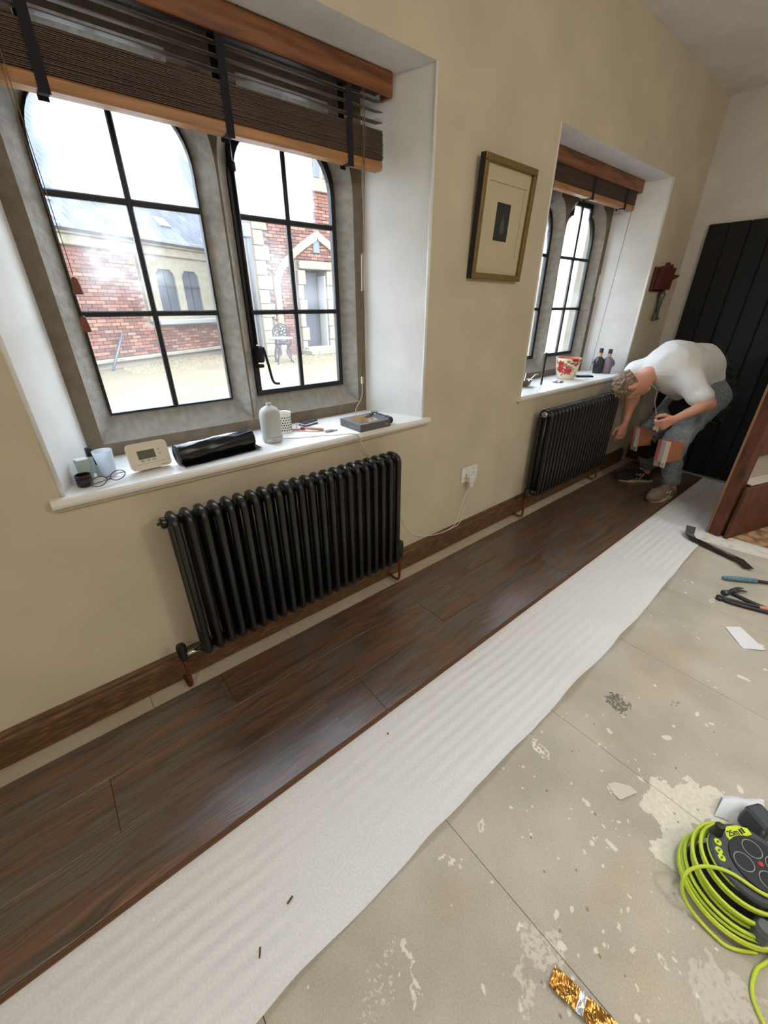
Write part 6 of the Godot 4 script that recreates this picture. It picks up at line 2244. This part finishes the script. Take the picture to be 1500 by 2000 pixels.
	# work trousers
	var trou := [
		[L.pelvis + Vector3(0.0, -0.02, 0.0), L.pelvis + Vector3(-0.02, 0.05, -0.02), 0.145, 0.135], [L.lhip, L.lkne, 0.112, 0.078], [L.lkne, L.lank + Vector3(0, 0.03, 0), 0.076, 0.062],
		[L.rhip, L.rkne, 0.112, 0.078], [L.rkne, L.rank + Vector3(0, 0.05, 0), 0.076, 0.062], [L.pelvis, L.lhip, 0.13, 0.115], [L.pelvis, L.rhip, 0.13, 0.115],
	]
	var tst := skin_over(trou, 0.012, 50.0, [[L.lank + Vector3(0, 0.035, 0), Vector3.DOWN]], noise(11.0, 147, 3), 0.014)
	var jean := triplanar(M("grey_blue_work_cloth", Color.WHITE, 0.9), ntex(0.03, 148, [[0.0, c8(92, 96, 100)], [0.5, c8(122, 126, 128)], [1.0, c8(148, 150, 148)]], 256, 5), 4.0)
	var tr := obj("work_trousers", tst, jean, t)
	var blk := M("black_reinforcement", c8(20, 20, 23), 0.85)
	for e in [[L.rkne, L.rank, 0.02, 0.45], [L.rhip, L.rkne, 0.55, 1.0]]:
		st = skin_over([[e[0].lerp(e[1], e[2]), e[0].lerp(e[1], e[3]), 0.084, 0.078]], 0.012, 60.0)
		obj("black_knee_panel", st, blk, tr)
	st = skin_over([[L.lhip.lerp(L.lkne, 0.25) + Vector3(-0.05, 0.06, -0.05), L.rhip.lerp(L.rkne, 0.55) + Vector3(0.0, 0.045, 0.06), 0.07, 0.085]], 0.012, 60.0)
	obj("black_tool_pouch", st, blk, tr)
	st = skin_over([[L.lkne.lerp(L.lank, 0.12) + Vector3(0.03, 0, 0.01), L.lkne.lerp(L.lank, 0.3) + Vector3(0.03, 0, 0.01), 0.07, 0.07]], 0.012, 60.0)
	obj("dark_knee_back", st, blk, tr)
	# hard knee pads strapped over both knees
	var plast := [M("pad_grey", c8(196, 184, 174), 0.5), M("pad_orange", c8(168, 106, 72), 0.6), M("pad_red", c8(168, 78, 80), 0.6)]
	for e in [[L.lkne, 1.15, 0.35], [L.rkne, 1.05, 0.75]]:
		var kd: Vector3 = Vector3(-0.92, -0.10, -0.18).normalized() if e[1] > 1.1 else Vector3(-0.80, -0.10, -0.45).normalized()
		var side := Vector3.UP.cross(kd).normalized()
		var upv := kd.cross(side)
		var kb := Basis(side, upv, kd)
		var o: Vector3 = e[0] + kd * 0.092 - Vector3(0, 0.02, 0)
		var s: float = e[1]
		# facets of the pad seen from the front, as (across, forward): grey, red slot, grey, orange side
		var ft := [Vector2(-0.062, -0.05), Vector2(-0.060, 0.0), Vector2(-0.040, 0.036), Vector2(-0.022, 0.030), Vector2(0.012, 0.040), Vector2(0.032, 0.022), Vector2(0.078, -0.05)]
		var tops := [0.030, 0.045, 0.062, 0.062, 0.066, 0.060, 0.045]
		var lows := [-0.06, -0.075, -0.085, -0.08, -0.09, -0.085, -0.07]
		var skins := [0, 0, 2, 0, 0, 1]
		var mid := o + kb * Vector3(0, 0, -0.03)
		var kp: MeshInstance3D = null
		for which in 3:
			st = new_st()
			for i in 6:
				if skins[i] != which:
					continue
				var p := []
				for q in [[i, lows], [i + 1, lows], [i + 1, tops], [i, tops]]:
					p.append(o + kb * (Vector3(ft[q[0]].x, q[1][q[0]], ft[q[0]].y) * s))
				quad_o(st, p[0], p[1], p[2], p[3], mid)
			for i in 6:
				for e2 in [[tops, 2], [lows, 0]]:
					if e2[1] == which:
						tri_o(st, o + kb * (Vector3(ft[i].x, e2[0][i], ft[i].y) * s), o + kb * (Vector3(ft[i + 1].x, e2[0][i + 1], ft[i + 1].y) * s), o + kb * (Vector3(0.01, 0.055 if which == 2 else -0.08, -0.05) * s), mid)
			if which == 0:
				kp = obj("knee_pad", st, plast[0], t)
			else:
				obj(["", "pad_side", "pad_insert"][which], st, plast[which], kp)
		st = new_st()
		bx(st, o + kb * (Vector3(-0.030, -0.098, 0.010) * s), Vector3(0.036, 0.07, 0.014) * s, 0.004, kb)
		bx(st, o + kb * (Vector3(0.012, -0.095, 0.016) * s), Vector3(0.03, 0.07, 0.014) * s, 0.004, kb)
		obj("pad_flap", st, plast[0], kp)
	# trainers with three stripes
	for e in [[L.lank, L.ltoe, c8(122, 106, 92)], [L.rank, L.rtoe, c8(46, 36, 32)]]:
		var toe: Vector3 = e[1]
		var ank: Vector3 = e[0]
		var d := Vector3(toe.x - ank.x, 0, toe.z - ank.z).normalized()
		var side := d.cross(Vector3.UP).normalized()
		var heel := Vector3(ank.x, 0.05, ank.z) - d * 0.035
		var um := M("trainer_suede_%d" % int(e[2].r * 255), e[2], 0.85)
		var ball := heel + d * 0.2
		st = skin_over([[heel + Vector3(0, 0.0, 0), heel + d * 0.02 + Vector3(0, 0.05, 0), 0.040, 0.038], [heel + d * 0.01, ball, 0.042, 0.046], [ball, ball + d * 0.055 + Vector3(0, -0.008, 0), 0.046, 0.036], [heel + d * 0.06 + Vector3(0, 0.045, 0), ball + Vector3(0, 0.0, 0), 0.038, 0.036]], 0.007, 90.0, [[Vector3(0, 0.012, 0), Vector3.DOWN]])
		var shoe := obj("trainer", st, um, t)
		st = new_st()
		var sole := PackedVector2Array()
		for i in 24:
			var a := TAU * i / 24
			var along := cos(a)
			sole.append(Vector2(0.105 + along * 0.152, sin(a) * (0.047 if along > 0 else 0.041)))
		prism(st, sole, 0.022, Transform3D(Basis(d, side, d.cross(side)), Vector3(heel.x, 0.0 if d.cross(side).y > 0 else 0.022, heel.z)))
		obj("sole", st, M("cream_rubber", c8(206, 190, 160), 0.7), shoe)
		st = new_st()
		for i in 3:
			for sgn in [-1.0, 1.0]:
				var c: Vector3 = heel + d * (0.085 + i * 0.028) + side * sgn * 0.0445 + Vector3(0, 0.008, 0)
				bx(st, c, Vector3(0.011, 0.058, 0.004), 0.001, Basis(d, Vector3.UP, d.cross(Vector3.UP)) * Basis(Vector3(0, 0, 1), 0.5))
		obj("stripe", st, M("trainer_stripe", c8(214, 202, 172), 0.7), shoe)
		st = new_st(true)
		for i in 4:
			tube(st, [heel + d * (0.095 + i * 0.022) + Vector3(0, 0.067 - i * 0.009, 0) + side * 0.022, heel + d * (0.098 + i * 0.022) + Vector3(0, 0.076 - i * 0.010, 0), heel + d * (0.095 + i * 0.022) + Vector3(0, 0.067 - i * 0.009, 0) - side * 0.022], 0.003, 6)
		obj("lace", st, M("trainer_stripe"), shoe)
	# camouflage jacket knotted round the waist, hanging behind
	var jk := [
		[L.pelvis + Vector3(0.06, 0.12, 0.06), L.pelvis + Vector3(0.12, -0.06, 0.10), 0.10, 0.09], [L.pelvis + Vector3(0.12, -0.06, 0.10), L.pelvis + Vector3(0.12, -0.24, 0.14), 0.08, 0.05],
		[L.pelvis + Vector3(0.05, 0.17, 0.0), L.pelvis + Vector3(0.12, 0.02, 0.02), 0.09, 0.09],
	]
	st = skin_over(jk, 0.012, 50.0, [], noise(14.0, 151, 3), 0.03)
	obj("tied_jacket", st, triplanar(M("camouflage_cloth", Color.WHITE, 0.9), ntex(0.02, 152, [[0.0, c8(16, 16, 15)], [0.5, c8(24, 24, 20)], [0.55, c8(52, 48, 34)], [0.66, c8(72, 64, 44)], [0.7, c8(20, 20, 18)], [1.0, c8(30, 30, 26)]], 256, 3), 3.0), t)
	# white cord hanging from the neck, and the tape measure in the left hand
	st = new_st(true)
	tube(st, smooth_path([hc - up * 0.09 + left * 0.05, L.collar + Vector3(-0.01, -0.13, 0.05), L.collar + Vector3(0.0, -0.22, 0.06), L.rkne + Vector3(-0.04, 0.09, 0.05)], 6), 0.004, 6)
	obj("neck_cord", st, M("cord_white", c8(186, 176, 156), 0.8), t)
	var mt := thing("steel_tape_measure", "shiny steel tape measure gripped in the bending man's hand", "tape measure", org + L.lwri + (Vector3(3.455, 0.635, 0.52) - Vector3(3.525, 0.69, 0.588)).normalized() * 0.105 + Vector3(-0.008, -0.022, -0.012))
	st = new_st()
	lathe(st, [Vector2(0, -0.012), Vector2(0.022, -0.012), Vector2(0.025, -0.008), Vector2(0.025, 0.008), Vector2(0.022, 0.012), Vector2(0, 0.012)], 20, Vector3.ZERO, Basis(Vector3(0, 0, 1), 1.2))
	obj("case", st, M("chrome"), mt)
	st = new_st()
	bx(st, Vector3(-0.02, -0.01, 0.0), Vector3(0.014, 0.006, 0.018), 0.001)
	obj("tape_hook", st, M("steel"), mt)
